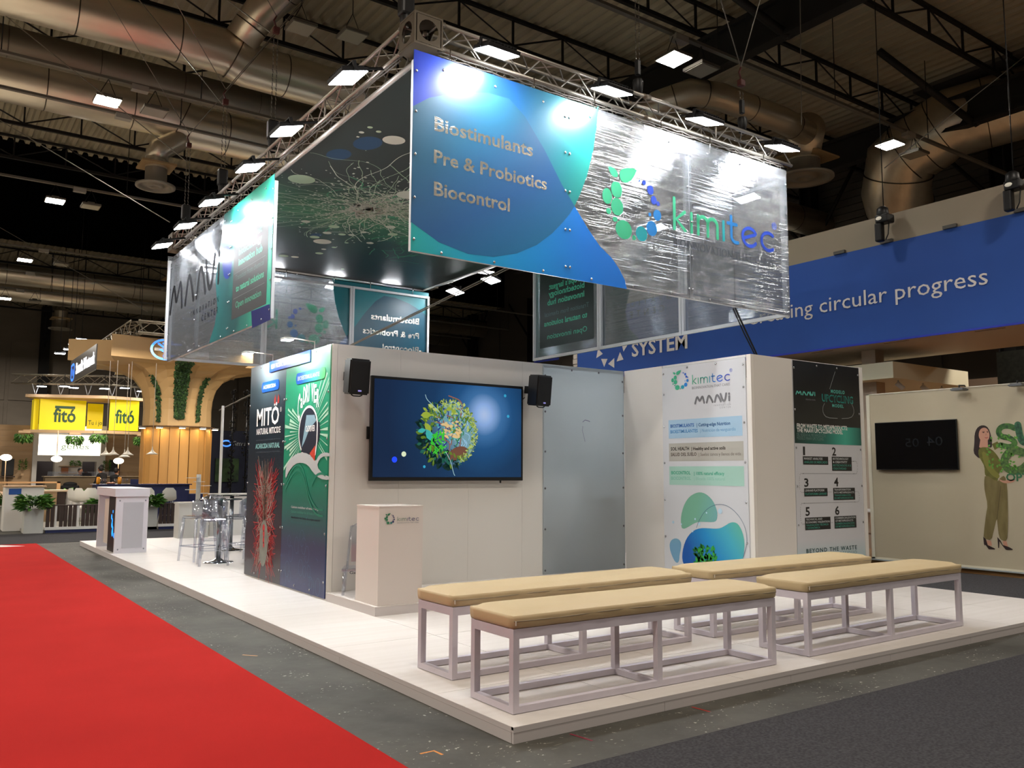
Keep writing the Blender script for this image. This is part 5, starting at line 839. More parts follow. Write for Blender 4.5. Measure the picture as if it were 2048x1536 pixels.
# printed ceiling cloth
Cl = thing('ceiling_cloth', 'dark green stretched ceiling cloth printed with pale glowing filaments', 'ceiling cloth', (1.2, 3.5, 5.82)); zc = 5.82
b = MB(); b.box(1.18, 6.85, 3.45, 13.55, zc, zc+.01); b.build('cloth', grad('cloth', (1.8, 4.6, 0), (1.8, 10.5, 0), [(0, '#22302f'), (.1, '#20503f'), (.3, '#33875c'), (.5, '#184038'), (.75, '#15292c'), (1, '#161d22')], .42, noise=1.5), Cl)
for a in ((1.18, 1.18, 3.45, 13.55), (6.85, 6.85, 3.45, 13.55), (1.18, 6.85, 3.45, 3.45), (1.18, 6.85, 13.55, 13.55)): b = MB(); b.tube([(a[0], a[2], zc+.0), (a[1], a[3], zc+.0)], .03, 8); b.build('edge_tube', mat('tube_white', '#cfcbc4', .3, .4), Cl)
rr = random.Random(21); fz = lambda u, v: (u, v, zc-.002)
pale = mat('cloth_pale', '#cfe8c8', .6); grn = mat('cloth_green', '#4fa67a', .6); wht = mat('cloth_white', '#eef4e6', .6)
def walk(x, y, a, L, n=14, wob=.35):
    p = [(x, y)]
    for i in range(n): a += rr.uniform(-wob, wob); x += cos(a)*L/n; y += sin(a)*L/n; p.append((x, y))
    return smoothline(p, 1)
def ribz(b, p, w, dz):
    ribbon(b, lambda u, v: (min(max(u, 1.25), 6.8), min(max(v, 3.5), 13.5), zc-dz), p, w, False)
for nm, n_, w_, m_, dz in (('broad_filaments', 16, .035, grn, .001), ('fine_filaments', 110, .009, pale, .002), ('bright_filaments', 60, .012, wht, .003)):
    b = MB()
    for i in range(n_):
        a = rr.choice((rr.uniform(0, 2*pi), rr.gauss(2.0, .35), rr.gauss(-1.1, .4), rr.gauss(-.6, .3))); cx_ = 3.0+rr.uniform(-.2, .35); cy_2 = 8.4+rr.uniform(-.5, .5); L = rr.uniform(.8, 3.0) if abs(sin(a)) < .8 else rr.uniform(.8, 2.4)
        ribz(b, walk(cx_, cy_2, a, L, 16, .3 if i % 3 else .7), w_*rr.uniform(.6, 1.4), dz)
    b.build(nm, m_, Cl)
b = MB()
for i in range(1500):
    a = rr.uniform(0, 2*pi); r_ = abs(rr.gauss(0, .9)); x, y = 3.0+cos(a)*r_, 8.5+sin(a)*r_*1.1; s_ = rr.uniform(.006, .02); b.add([(x-s_, y-s_, zc-.0035), (x+s_, y-s_, zc-.0035), (x+s_, y+s_, zc-.0035), (x-s_, y+s_, zc-.0035)], [(0, 3, 2, 1)])
b.build('speckles', wht, Cl, kind='stuff')
for i, (x, y, r_) in enumerate([(1.55, 7.75, .2), (3.16, 10.84, .17), (2.94, 9.78, .1), (3.0, 10.23, .08), (3.26, 10.16, .07), (3.42, 10.09, .06), (3.45, 11.7, .08), (3.4, 11.35, .05), (3.51, 11.1, .05), (3.94, 10.4, .07), (3.57, 10.65, .04), (3.77, 9.21, .09), (4.02, 9.61, .09), (2.41, 9.78, .08), (2.92, 10.63, .09), (3.52, 9.79, .06), (2.94, 12.32, .1), (3.16, 12.27, .08), (4.38, 12.66, .04), (1.98, 5.59, .15), (1.54, 5.39, .035), (1.52, 5.6, .035), (1.69, 5.45, .035), (3.2, 7.45, .2)]):
    b = MB(); b.add([(x+r_*cos(2*pi*k/20), y-r_*sin(2*pi*k/20), zc-.0045) for k in range(20)], [tuple(range(20))]); b.build('glowing_disc', wht if i % 2 else pale, Cl)
for x, y, r_ in ((1.75, 5.9, .18), (1.6, 6.5, .16), (2.9, 10.5, .1)): b = MB(); b.add([(x+r_*cos(2*pi*k/20), y-r_*1.4*sin(2*pi*k/20), zc-.0008) for k in range(20)], [tuple(range(20))]); b.build('blue_haze', mat('cloth_blue', '#1f4a72', .5), Cl)
b = MB()
for i in range(26): ribz(b, walk(4.3+rr.uniform(0, .7), 10.6+rr.uniform(-.8, 1.0), rr.uniform(-1.6, -.6), rr.uniform(.4, .9), 8, .5), .014, .002)
b.build('tuft_filaments', grn, Cl)

# truss ring
TR = thing('truss_ring', 'square aluminium lighting truss ring that carries the hanging banners', 'truss', (1.0, 3.2, 5.88))
tm = mat('truss_metal', '#a7a299', .35, .8)
def truss(p0, p1, w=.26, h=.27, pitch=.26):
    p0, p1 = Vector(p0), Vector(p1); d = (p1-p0).normalized(); s = Vector((-d.y, d.x, 0)); up = Vector((0, 0, 1)); L = (p1-p0).length; r_ = .024
    off = [s*(-w/2)+up*0, s*(w/2)+up*0, s*(w/2)+up*h, s*(-w/2)+up*h]
    for o_ in off: b = MB(); b.tube([p0+o_, p1+o_], r_, 10); b.build('chord', tm, TR)
    b = MB(); n_ = int(L/pitch)
    for i in range(n_):
        a0_, a1_ = p0+d*(i*L/n_), p0+d*((i+1)*L/n_)
        for k in range(4):
            u1, u2 = off[k], off[(k+1) % 4]
            b.tube([a0_+u1, a1_+u2] if i % 2 else [a0_+u2, a1_+u1], .0085, 5, smooth=False)
        if i % 8 == 0:
            for k in range(4): b.tube([a0_+off[k], a0_+off[(k+1) % 4]], .012, 6)
    b.build('lacing', tm, TR, kind='stuff')
    for k in range(int(L/3.0)+1):
        for o_ in off: q = p0+d*(k*3.0); b = MB(); b.tube([q+o_-d*.06, q+o_+d*.06], r_*1.4, 10); b.build('coupler', mat('coupler', '#7b7265', .4, .8), TR)
x0_, x1_, y0_, y1_, zt_ = 1.17, 6.95, 3.40, 13.45, 5.90
truss((x0_+.15, y0_, zt_), (x1_+.25, y0_, zt_)); truss((x0_, y0_+.15, zt_), (x0_, y1_-.15, zt_)); truss((x1_, y0_+.15, zt_), (x1_, y1_-.15, zt_)); truss((x0_+.15, y1_, zt_), (x1_-.15, y1_, zt_))
for x, y in ((x0_, y0_), (x0_, y1_), (x1_, y1_)):
    b = MB(); w_ = .17
    for z_ in (zt_-.04, zt_+.29): b.box(x-w_, x+w_, y-w_, y+w_, z_, z_+.02)
    for sx in (-1, 1):
        for sy in (-1, 1): b.box(x+sx*w_-.03*(sx > 0), x+sx*w_+.03*(sx < 0), y+sy*w_-.03*(sy > 0), y+sy*w_+.03*(sy < 0), zt_-.02, zt_+.29)
    for k in range(4):                                   # plates with round openings
        M = Matrix.Translation((x, y, zt_+.135)) @ Matrix.Rotation(k*pi/2, 4, 'Z'); n_ = 16
        vs = [M @ Vector((w_, .115*cos(2*pi*j/n_), .115*sin(2*pi*j/n_))) for j in range(n_)]+[M @ Vector((w_, max(-.15, min(.15, .22*cos(2*pi*j/n_))), max(-.15, min(.15, .22*sin(2*pi*j/n_))))) for j in range(n_)]
        b.add(vs, [(j, (j+1) % n_, n_+(j+1) % n_, n_+j) for j in range(n_)])
    b.build('corner_block', mat('corner_metal', '#6e6558', .45, .7), TR)
# cable bundles taped along the lower chords
b = MB(); rr = random.Random(4)
for (a, c_) in (((1.3, 3.27), (7.0, 3.27)), ((1.04, 3.6), (1.04, 13.2))):
    for j in range(2):
        n_ = 50; b.tube([(a[0]+(c_[0]-a[0])*i/n_+rr.uniform(-.012, .012), a[1]+(c_[1]-a[1])*i/n_+rr.uniform(-.012, .012), 5.86-.03*j+rr.uniform(-.015, .01)) for i in range(n_+1)], .008, 5)
    for i in range(60): f_ = rr.random(); x, y = a[0]+(c_[0]-a[0])*f_, a[1]+(c_[1]-a[1])*f_; b.tube([(x, y, 5.87), (x+rr.uniform(-.05, .05), y+rr.uniform(-.05, .05), 5.87-rr.uniform(.02, .09))], .003, 3)
b.build('cable_bundle', mat('cable_grey', '#5e5a55', .6), TR, kind='stuff')
# floodlights
glow = mat('flood_glow', (.95, .97, 1, 1), .5, emit=FLOOD)
def flood(label, O, rx, rz):
    t = thing('floodlight', label, 'floodlight', (0, 0, 0), 'white floodlights around the truss'); b = MB()
    b.bbox(-.2, .2, -.155, .155, .004, .05, .01)
    for k in range(9): b.box(-.17+.04*k, -.16+.04*k, -.13, .13, .05, .075)
    b.build('housing', black_m, t); b = MB(); b.box(-.19, .19, -.145, .145, -.004, .003); b.build('lens', glow, t)
    b = MB(); b.box(-.215, -.2, -.02, .02, .0, .1); b.box(.2, .215, -.02, .02, .0, .1); b.box(-.215, .215, -.02, .02, .1, .112); b.tube([(0, 0, .11), (0, .46, .10)], .018, 8); b.build('yoke', black_m, t)
    t.location = O; t.rotation_euler = (rx, 0, rz); return t
FR = [((1.757, 2.84, 5.80), 'nearest the truss corner'), ((3.36, 2.85, 5.82), 'second from the truss corner'), ((4.93, 2.87, 5.86), 'third from the truss corner'), ((6.50, 2.9, 5.88), 'at the right end')]
fl0 = None; tilt = RD(16)
for O_, s_ in FR:
    lab = 'white floodlight above the front banner, '+s_
    if fl0 is None: fl0 = flood(lab, O_, tilt, 0)
    else: dup(fl0, O_, label=lab, rot=(tilt, 0, 0))
for (y, z), s_ in zip(((4.0, 5.665), (5.85, 5.695), (7.25, 5.64), (9.12, 5.64), (10.69, 5.64), (12.36, 5.66)), ('nearest the corner', 'second from the corner', 'third from the corner', 'above the dark text panel end', 'fifth from the corner', 'farthest from the corner')):
    dup(fl0, (.62, y, z), label='white floodlight on the left side truss, '+s_, rot=(tilt, 0, -pi/2))
for x, s_ in ((1.9, 'hidden behind the left banner'), (3.3, 'seen through the clear sheet corner'), (4.75, 'above the rear mirrored leaf logo'), (6.18, 'above the mirrored lettering at the rear')): dup(fl0, (x, 13.92, 5.72), label='white floodlight on the rear truss, '+s_, rot=(tilt, 0, pi))
for y, s_ in ((13.0, 'far end, left of the pair under the header'), (11.46, 'near one of the pair under the header'), (8.6, 'middle, hidden by the front banner'), (6.3, 'behind the front banner'), (4.3, 'next to the front right corner')): dup(fl0, (7.42, y, 5.76), label='white floodlight on the right side truss, '+s_, rot=(tilt, 0, pi/2))
# two spots that wash the left posters
for y, s_ in ((5.75, 'ship'), (7.25, 'root')):
    t = thing('arm_spotlight', 'small spotlight on a wall arm above the %s poster' % s_, 'spotlight', (1.03, y, H)); b = MB(); b.tube([(1.03, y, H-.01), (1.03, y, H+.1), (.72, y, H+.12)], .008, 6); b.build('arm', alu, t)
    b = MB(); b.bbox(.62, .74, y-.08, y+.08, H+.09, H+.115, .005); b.build('head', alu_w, t); b = MB(); b.box(.63, .73, y-.07, y+.07, H+.084, H+.089); b.build('lens', mat('spot_glow', (.95, 1, 1, 1), .5, emit=420), t)
# chain hoists
def hoist(x, y, z, label, top=8.1, small=False):
    t = thing('chain_hoist', label, 'hoist', (x, y, z), 'chain hoists above the truss'); b = MB(); b.bbox(x-.03, x+.03, y-.03, y+.03, z+.3, z+.5, .01) if small else b.bbox(x-.08, x+.08, y-.07, y+.07, z+.22, z+.52, .03); b.lathe([(0, -.0), (.05, .02), (.07, .2), (.06, .24)], (x, y, z), 10); b.build('motor', black, t)
    b = MB(); n_ = int((top-z-.5)/.07)
    for dx in (-.03, .03):
        for i in range(n_): b.tube([(x+dx+.006*(i % 2), y, z+.5+i*.07), (x+dx-.006*(i % 2), y, z+.5+i*.07+.055)], .007, 4)
    b.build('chain', mat('chain_m', '#6d6860', .4, .8), t, kind='stuff'); b = MB(); b.bbox(x-.05, x+.05, y-.04, y+.04, top, top+.1, .015); b.tube([(x, y, top+.1), (x-.04, y, top+.2), (x, y, top+.28)], .014, 6); b.build('hook_block', mat('hook_red', '#4a1a14', .5), t)
    b = MB(); b.tube([(x, y, top+.28), (x-3, y-.5, 12.1)], .008, 4); b.tube([(x, y, top+.28), (x+2.5, y+.6, 12.1)], .008, 4); b.build('sling', wire_m, t)
hoist(1.17, 3.75, 6.2, 'chain hoist at the near truss corner', 6.9); hoist(1.17, 8.0, 6.2, 'chain hoist above the middle of the left truss'); hoist(1.17, 10.55, 6.2, 'chain hoist above the far half of the left truss', 7.9); hoist(1.17, 13.0, 6.2, 'chain hoist at the far left truss corner', 7.9)
hoist(4.3, 3.4, 6.2, 'chain hoist above the middle of the front truss', 9.4, True); hoist(6.3, 3.4, 6.2, 'chain hoist near the right end of the front truss', 6.9, True)
b = MB(); b.tube([(6.0, 3.35, 3.68), (6.3, 3.4, 3.35), (6.62, 3.42, 2.95), (6.7, 3.42, 2.5)], .014, 6); b.tube([(5.98, 3.37, 3.68), (6.26, 3.43, 3.38), (6.6, 3.45, 2.98), (6.7, 3.44, 2.5)], .01, 6); b.tube([(6.0, 3.35, 3.68), (6.0, 3.35, 5.9)], .012, 6)
tag(b.build('power_cable', black, None, (6, 3.35, 3.68)), 'black cable hanging from under the front banner behind the white wall', 'cable')
for k, (a, c_, lab) in enumerate([((6.9, 9.0, 5.8), (2.9, 16.2, 2.9), 'pair of wires slanting under the header, first'), ((7.0, 9.1, 5.8), (2.95, 16.4, 2.9), 'pair of wires slanting under the header, second')]): wire([a, c_], lab, .014)
# ---------------------------------------------------------------- neighbour stand on the right
muralm = mat('mural_beige', '#b9ad93', .6, noise=((.5, .5, .5), .3, '#b0a48b'))
T = thing('mural_wall', 'beige booth wall with a printed woman in olive clothes holding leafy letters', 'wall', (10.85, 0, 0))
b = MB(); b.box(10.85, 10.93, -4, 4.47, .03, 2.85); b.build('panel_sheet', muralm, T)
for z0_, z1_, y0_, y1_ in ((2.85, 2.866, -4, 4.53), (-.0, .03, -4, 4.53), (0.0, 2.866, 4.47, 4.53)): b = MB(); b.box(10.84, 10.94, y0_, y1_, z0_, z1_); b.build('edge_strip', mat('cream_edge', '#d5cfba', .5), T)
b = MB(); b.box(10.80, 10.95, -4, 4.6, -.02, .0); b.build('base_strip', mat('base_grey', '#9aa0a0', .5), T); b = MB(); b.box(10.86, 10.95, -4, 4.56, -.095, -.02); b.build('skirting', mat('oak_skirt', '#a17b4e', .6, noise=((1, 3, 20), .6, '#8a6238')), T)
XM = 10.846; ol = mat('print_olive', '#6d6a2c', .6, noise=((14, 14, 14), .6, '#55531f')); kh = mat('print_khaki', '#7d6f45', .6, noise=((5, 12, 3), .6, '#62552f')); sk_ = mat('print_skin', '#c08d74', .6); hr = mat('print_hair', '#2b1a18', .6)
for k, m_, l in (('hair', hr, 0), ('arm', ol, 0), ('neck', sk_, 1), ('face', sk_, 2), ('blouse', ol, 2), ('ankle1', sk_, 1), ('ankle2', sk_, 1), ('trousers', kh, 3), ('crease', mat('print_crease', '#4a4024', .6), 4), ('sleeve', mat('print_olive2', '#7d7a35', .6), 4), ('hand', sk_, 5), ('shoe1', hr, 5), ('shoe2', hr, 5), ('brow1', hr, 5), ('brow2', hr, 5), ('eye1', hr, 5), ('eye2', hr, 5), ('mouth', mat('print_lip', '#a4473f', .6), 5), ('nose', mat('print_shade', '#a37059', .6), 5)):
    pp = D['w_'+k]; flat('printed_'+k.rstrip('12'), 'x', XM-.0006*l, closed_smooth(pp) if len(pp) > 5 and k not in ('shoe1', 'shoe2') else pp, m_, T)
gm = [mat('moss_a', '#4e7a35', .7, noise=((22, 22, 22), .9, '#20402a')), mat('moss_b', '#3b6a4a', .7, noise=((30, 30, 30), .9, '#1d3a2e')), mat('moss_c', '#5d7a3f', .7, noise=((26, 26, 26), .9, '#33502c'))]
for i, (k, w_) in enumerate((('sS', .085), ('sU', .10), ('sC', .12))):
    b = MB(); ribbon(b, lambda u, v: (XM-.002-.0004*i, u, v), smoothline(D[k]), w_); b.build('printed_letter', gm[i], T)
rr = random.Random(8); pl = [leafshape(2.23+rr.uniform(-.2, .25)*1.0, 1.72+rr.uniform(-.2, .35), .05, .015, rr.uniform(0, 6)) for _ in range(60)]; flat('printed_leaves', 'x', XM-.004, pl[0], mat('moss_leaf', '#5f9a3a', .7), T, None, pl[1:])
text('OPT', 'x', XM-.003, (D['op'][0], D['op'][1], .34, D['op'][3]*1.15), mat('moss_d', '#2f6a45', .7), T, 1)
tv2 = thing('television', 'switched off black television on the beige mural wall', 'television', (10.8, 3.64, 1.94)); b = MB(); b.bbox(10.79, 10.825, 2.925, 4.352, 1.536, 2.352, .004); b.build('housing', black, tv2); b = MB(); b.box(10.825, 10.85, 3.3, 4.0, 1.7, 2.2); b.build('wall_mount', black_m, tv2)
b = MB(); b.box(10.786, 10.789, 2.937, 4.34, 1.555, 2.34); b.build('screen', mat('off_screen', '#020304', .08, spec=.6), tv2)
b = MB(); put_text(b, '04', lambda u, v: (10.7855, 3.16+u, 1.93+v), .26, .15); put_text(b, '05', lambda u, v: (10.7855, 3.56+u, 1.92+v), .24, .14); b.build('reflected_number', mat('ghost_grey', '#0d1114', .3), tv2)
def armlight(y, label, glow_=False):
    t = thing('arm_light', label, 'spotlight', (10.8, y, 2.8)); b = MB(); b.box(10.60, 10.78, y-.10, y+.10, 2.80, 2.825); b.box(10.62, 10.76, y-.08, y+.08, 2.825, 2.84); b.build('head', mat('lamp_grey', '#77797a', .4, .5), t)
    b = MB(); b.tube([(10.69, y, 2.83), (10.69, y, 2.88), (10.86, y, 2.89), (10.9, y, 2.86)], .012, 6); b.build('arm', black_m, t); b = MB(); b.box(10.61, 10.77, y-.09, y+.09, 2.793, 2.799); b.build('lens', mat('lens_off', '#55585a', .2), t)
armlight(2.80, 'grey arm lamp over the beige mural wall, above the television'); armlight(1.92, 'grey arm lamp cut by the right picture edge on the mural wall')
# fascia beam with the blue fabric
Fb = thing('fascia_beam', 'wide beige fascia beam above the mural wall', 'beam', (11.87, 0, 3.93)); fm = mat('fascia_board', '#8f8472', .6, noise=((.4, .4, .4), .3, '#857a68')); sf = mat('soffit_white', '#b3a28f', .6)
for i in range(6): b = MB(); b.box(11.87, 11.93, -4.4+3.04*i, -4.4+3.04*(i+1)-.01, 3.95, 6.35); b.build('fascia_panel', fm, Fb)
b = MB(); b.box(11.88, 14.4, -4.4, 13.8, 3.93, 3.95); b.build('soffit', sf, Fb); b = MB(); b.box(14.35, 14.4, -4.4, 13.8, 3.95, 6.3); b.box(11.93, 14.4, 13.75, 13.8, 3.95, 6.3); b.build('back_board', fm, Fb)
for y in (2.9, 4.6, 6.2): b = MB(); b.box(12.0, 12.02, y-.25, y+.25, 3.925, 3.93); b.build('soffit_slot', dark_gap, Fb)
b = MB(); b.box(12.6, 12.9, 5.4, 5.7, 0, 3.93); b.box(17.2, 17.5, 4.6, 4.9, 2.5, 3.93); b.build('post', sf, Fb)
Bb = thing('fabric_banner', 'long blue fabric banner with white lettering on the fascia beam', 'banner', (11.85, 0, 3.93)); nb = 60
b = MB(); vs = [(11.852-.006*sin(y*2.1)*sin(z*1.7), y, z) for y in [-4.4+18.2*i/nb for i in range(nb+1)] for z in [3.96+1.84*j/8 for j in range(9)]]; b.add(vs, [(i*9+j, i*9+j+1, (i+1)*9+j+1, (i+1)*9+j) for i in range(nb) for j in range(8)], True); b.build('fabric', mat('blue_fabric', '#26509f', .75, noise=((.7, .7, .7), .5, '#21468f')), Bb)
b = MB(); b.box(11.845, 11.872, -4.4, 13.8, 3.93, 3.965); b.build('hem', mat('blue_hem', '#1f2fae', .5), Bb)
XB = 11.838; lw_ = mat('letter_white', '#d9d4d0', .6); text('SYSTEM', 'x', XB, D['sys'], lw_, Bb, 1); a, z, W_, h_ = D['prog']; text('Creating circular progress', 'x', XB, (a, z, W_, h_*.95), lw_, Bb, 0)
for i in range(5): flat('triangle_print', 'x', XB, D['t%d' % i], lw_, Bb)
for y in (2.2, 4.6, 5.6, 3.4): b = MB(); b.box(11.80, 11.86, y-.12, y+.12, 5.80, 5.86); b.build('clip_strip', mat('clip_dark', '#4b4945', .5), Bb)
def moving_head(y, label):
    t = thing('moving_head_lamp', label, 'stage light', (11.6, y, 5.85)); b = MB(); b.bbox(11.5, 11.75, y-.13, y+.13, 6.12, 6.28, .03); b.lathe([(0, .0), (.09, .01), (.11, .1), (.1, .2), (.05, .24), (0, .24)], (11.6, y+.02, 6.2), 14); b.build('head', black, t)
    b = MB(); b.bbox(11.52, 11.66, y+.02, y+.16, 5.78, 6.14, .03); b.tube([(11.6, y-.1, 6.15), (11.62, y-.06, 5.9), (11.6, y-.02, 5.8)], .012, 6); b.tube([(11.6, y, 6.4), (11.6, y, 13)], .01, 4); b.build('cable_bag', black, t)
    b = MB(); b.ball((11.49, y+.04, 6.2), .06, 12, 6, (.3, 1, .6)); b.build('lens', mat('lens_ring', '#c9c4b4', .3, emit=.3), t)
moving_head(4.5, 'black moving stage lamp clamped on the top of the blue banner'); moving_head(2.2, 'black moving stage lamp at the right picture edge on the blue banner')
# things behind the mural wall
cb = mat('ceiling_box_white', '#cfc8ae', .6); t = thing('ceiling_box', 'pale boxed ceiling raft with spotlights behind the mural wall', 'ceiling raft', (12.2, 4.8, 3.28)); b = MB(); b.box(12.2, 15.0, 4.8, 9.5, 3.285, 3.60); b.build('raft', cb, t)
for k, (x, y) in enumerate(((12.7, 5.0), (13.6, 5.0), (14.4, 5.05))): b = MB(); b.tube([(x, y, 3.285), (x, y, 3.22)], .015, 6); b.tube([(x-.02, y+.02, 3.23), (x+.07, y-.06, 3.12)], .05, 10); b.build('spot', alu_w, t)
b = MB(); b.box(16.5, 16.6, 4.5, 12, 0, 3.6); tag(b.build('booth_wall', mat('booth_inner', '#8a7868', .6), None, (16.5, 8, 0)), 'brownish inner booth wall seen in the gap beside the mural wall', 'wall')
b = MB(); b.box(15.4, 15.46, -4, 4.4, 2.2, 4.0)
hd = mat('hedge_dark', '#1c211a', .9, noise=((16, 16, 16), .9, '#0b0d0a')); hg = b.build('plant_screen', hd, None, (15.4, 0, 2.2)); tag(hg, 'dark leafy screen above the mural wall at the right edge', 'plant')
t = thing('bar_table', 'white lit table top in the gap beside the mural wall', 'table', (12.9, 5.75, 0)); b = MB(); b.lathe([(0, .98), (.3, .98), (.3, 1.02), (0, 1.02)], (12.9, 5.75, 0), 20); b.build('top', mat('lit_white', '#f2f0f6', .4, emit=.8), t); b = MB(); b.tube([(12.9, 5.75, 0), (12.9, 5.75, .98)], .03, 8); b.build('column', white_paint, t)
t = thing('bar_stool', 'wooden legged stool in the gap beside the mural wall', 'stool', (12.4, 5.55, 0)); om = mat('oak', '#a06a3c', .5)
for sx in (-1, 1):
    for sy in (-1, 1): b = MB(); b.tube([(12.4+sx*.17, 5.55+sy*.17, 0), (12.4+sx*.1, 5.55+sy*.1, .72)], .016, 6); b.build('leg', om, t)
b = MB(); b.bbox(12.22, 12.58, 5.37, 5.73, .72, .78, .02); b.build('seat', white_paint, t); b = MB(); b.tube([(12.26, 5.41, .3), (12.54, 5.41, .3), (12.54, 5.69, .3), (12.26, 5.69, .3), (12.26, 5.41, .3)], .008, 6); b.build('footrest', chrome, t)
b = MB(); b.box(10.95, 22, -3.9, 14, -.09, -.01); tag(b.build('booth_floor', mat('wood_floor', '#a88462', .5, noise=((1, 12, 1), .6, '#8d6a4a')), None, (14, 4, -.09)), 'wood toned booth floor behind the mural wall', 'floor')

# ---------------------------------------------------------------- back left of the stand: counter, shelf totem, pole
Ct = thing('reception_counter', 'white reception counter with frosted end panel and blue glowing logo', 'counter', (.05, 12.37, 0)); cw = mat('counter_white', '#d5d3da', .4)
b = MB(); b.bbox(.03, .61, 12.34, 14.2, 1.0, 1.15, .004); b.build('top_slab', cw, Ct); b = MB(); b.box(.06, .60, 12.37, 12.43, 0, 1.0); b.build('end_panel', cw, Ct); b = MB(); b.box(.06, .60, 14.1, 14.17, 0, 1.0); b.build('end_panel', cw, Ct)
b = MB(); b.box(.18, .52, 12.362, 12.369, .09, .90); b.build('frosted_insert', mat('frosted_grey', '#b6b6bc', .3), Ct); b = MB()
for x, z in ((.12, .93), (.55, .93), (.12, .07), (.55, .07)): b.ball((x, 12.366, z), .014, 8, 4, (1, .5, 1))
b.build('standoffs', mat('standoff', '#8a8f99', .3, .6), Ct); b = MB(); b.box(.10, .13, 12.43, 13.27, 0, 1.0); b.build('dark_panel', mat('dark_wenge', '#241f1f', .5), Ct); b = MB(); b.box(.13, .16, 13.3, 13.85, .10, .93); b.build('pale_panel', mat('pale_panel', '#cfc9bd', .5), Ct)
b = MB(); ne = mat('neon_blue', '#1279e6', .4, emit=2.2)
for z, r_ in ((.72, .03), (.62, .05), (.56, .04), (.48, .06), (.42, .045), (.34, .07), (.3, .05)): b.add([(.098, 12.62+.35*((z*37) % 1)-r_*cos(2*pi*k/12), z+r_*sin(2*pi*k/12)) for k in range(12)], [tuple(range(12))])
b.build('glowing_logo', ne, Ct)
t = thing('shelf_totem', 'white totem post with thin side shelves on a low cabinet', 'shelf', (2.3, 15.5, 0)); tw = mat('totem_white', '#c9c8c2', .4)
b = MB(); b.box(1.86, 2.5, 15.3, 15.7, 0, .74); b.build('cabinet', tw, t); b = MB(); b.box(1.84, 2.52, 15.28, 15.7, .74, .78); b.build('cabinet_top', tw, t); b = MB(); b.box(2.26, 2.35, 15.5, 15.54, .78, 1.39); b.build('post', tw, t)
for x0_, x1_, z in ((2.04, 2.3, 1.305), (2.2, 2.42, 1.218), (2.3, 2.56, 1.13), (2.03, 2.3, 1.045), (2.3, 2.5, .962)): b = MB(); b.box(x0_, x1_, 15.42, 15.56, z, z+.012); b.build('shelf_board', tw, t)
t = thing('white_pole', 'tall thin white pole at the back left corner of the stand', 'pole', (2.93, 15.6, 0)); b = MB(); b.box(2.75, 2.80, 15.48, 15.53, 0, 2.95); b.build('pole', white_paint, t); b = MB(); b.box(2.70, 2.85, 15.43, 15.57, 0, .02); b.build('foot_plate', white_paint, t)
t = thing('low_wall', 'low white counter wall behind the clear stools', 'counter', (2.6, 15.0, 0)); b = MB(); b.box(2.62, 5.6, 15.62, 15.70, 0, .93); b.build('panel', white_paint, t); b = MB(); b.box(2.58, 5.62, 15.58, 15.72, .93, .96); b.build('top', white_edge, t)

# ---------------------------------------------------------------- neighbouring booths, far left
navy = mat('navy', '#1d2450', .5); wood = mat('warm_wood', '#b5894f', .45, noise=((1.5, 1.5, .25), .6, '#9a6f3a')); woodp = mat('pale_wood', '#b39470', .55, noise=((.6, 1, 6), .5, '#a08058')); slm = mat('slat_brown', '#3b2c24', .6)
def fence(x0, x1, y, label, ax='x', posts=()):
    t = thing('slat_fence', label, 'fence', (x0, y, 0)); f = (lambda a0, a1, c0, c1, z0, z1: (a0, a1, y+c0, y+c1, z0, z1)) if ax == 'x' else (lambda a0, a1, c0, c1, z0, z1: (y+c0, y+c1, a0, a1, z0, z1))
    b = MB(); b.box(*f(x0, x1, -.02, .1, -.02, .05)); b.build('white_base', white_paint, t); b = MB(); b.box(*f(x0+.03, x1, 0, .08, -.095, -.02)); b.build('navy_plinth', navy, t); b = MB(); b.box(*f(x0, x1, -.01, .09, .575, .60)); b.build('top_rail', slm, t)
    x = x0+.03
    while x < x1-.05:
        if any(abs(x-p) < .05 for p in posts): b = MB(); b.box(*f(x-.01, x+.035, 0, .06, .05, .575)); b.build('post', white_paint, t)
        else: b = MB(); b.box(*f(x, x+.078, 0, .07, .05, .575)); b.build('slat', slm, t)
        x += .1
    return t
fence(-.18, 1.3, 20.05, 'dark brown slat fence left of the reception counter, facing the aisle', posts=(.08, .58)); fence(2.5, 5.2, 20.05, 'dark brown slat fence right of the reception counter, behind the stools')
fence(23.2, 29, -.62, 'dark slat fence running back along the far left booth edge', ax='y')
b = MB(); b.box(-.6, 12, 20.1, 33.4, -.09, -.02); tag(b.build('booth_floor', mat('booth_floor_m', '#8f8a80', .4), None, (5, 25, -.09)), 'grey booth floor around the wooden tree', 'floor')
leafm = [mat('fern_a', '#4a7a2c', .6), mat('fern_b', '#2f5a20', .6), mat('fern_c', '#6a9440', .6)]
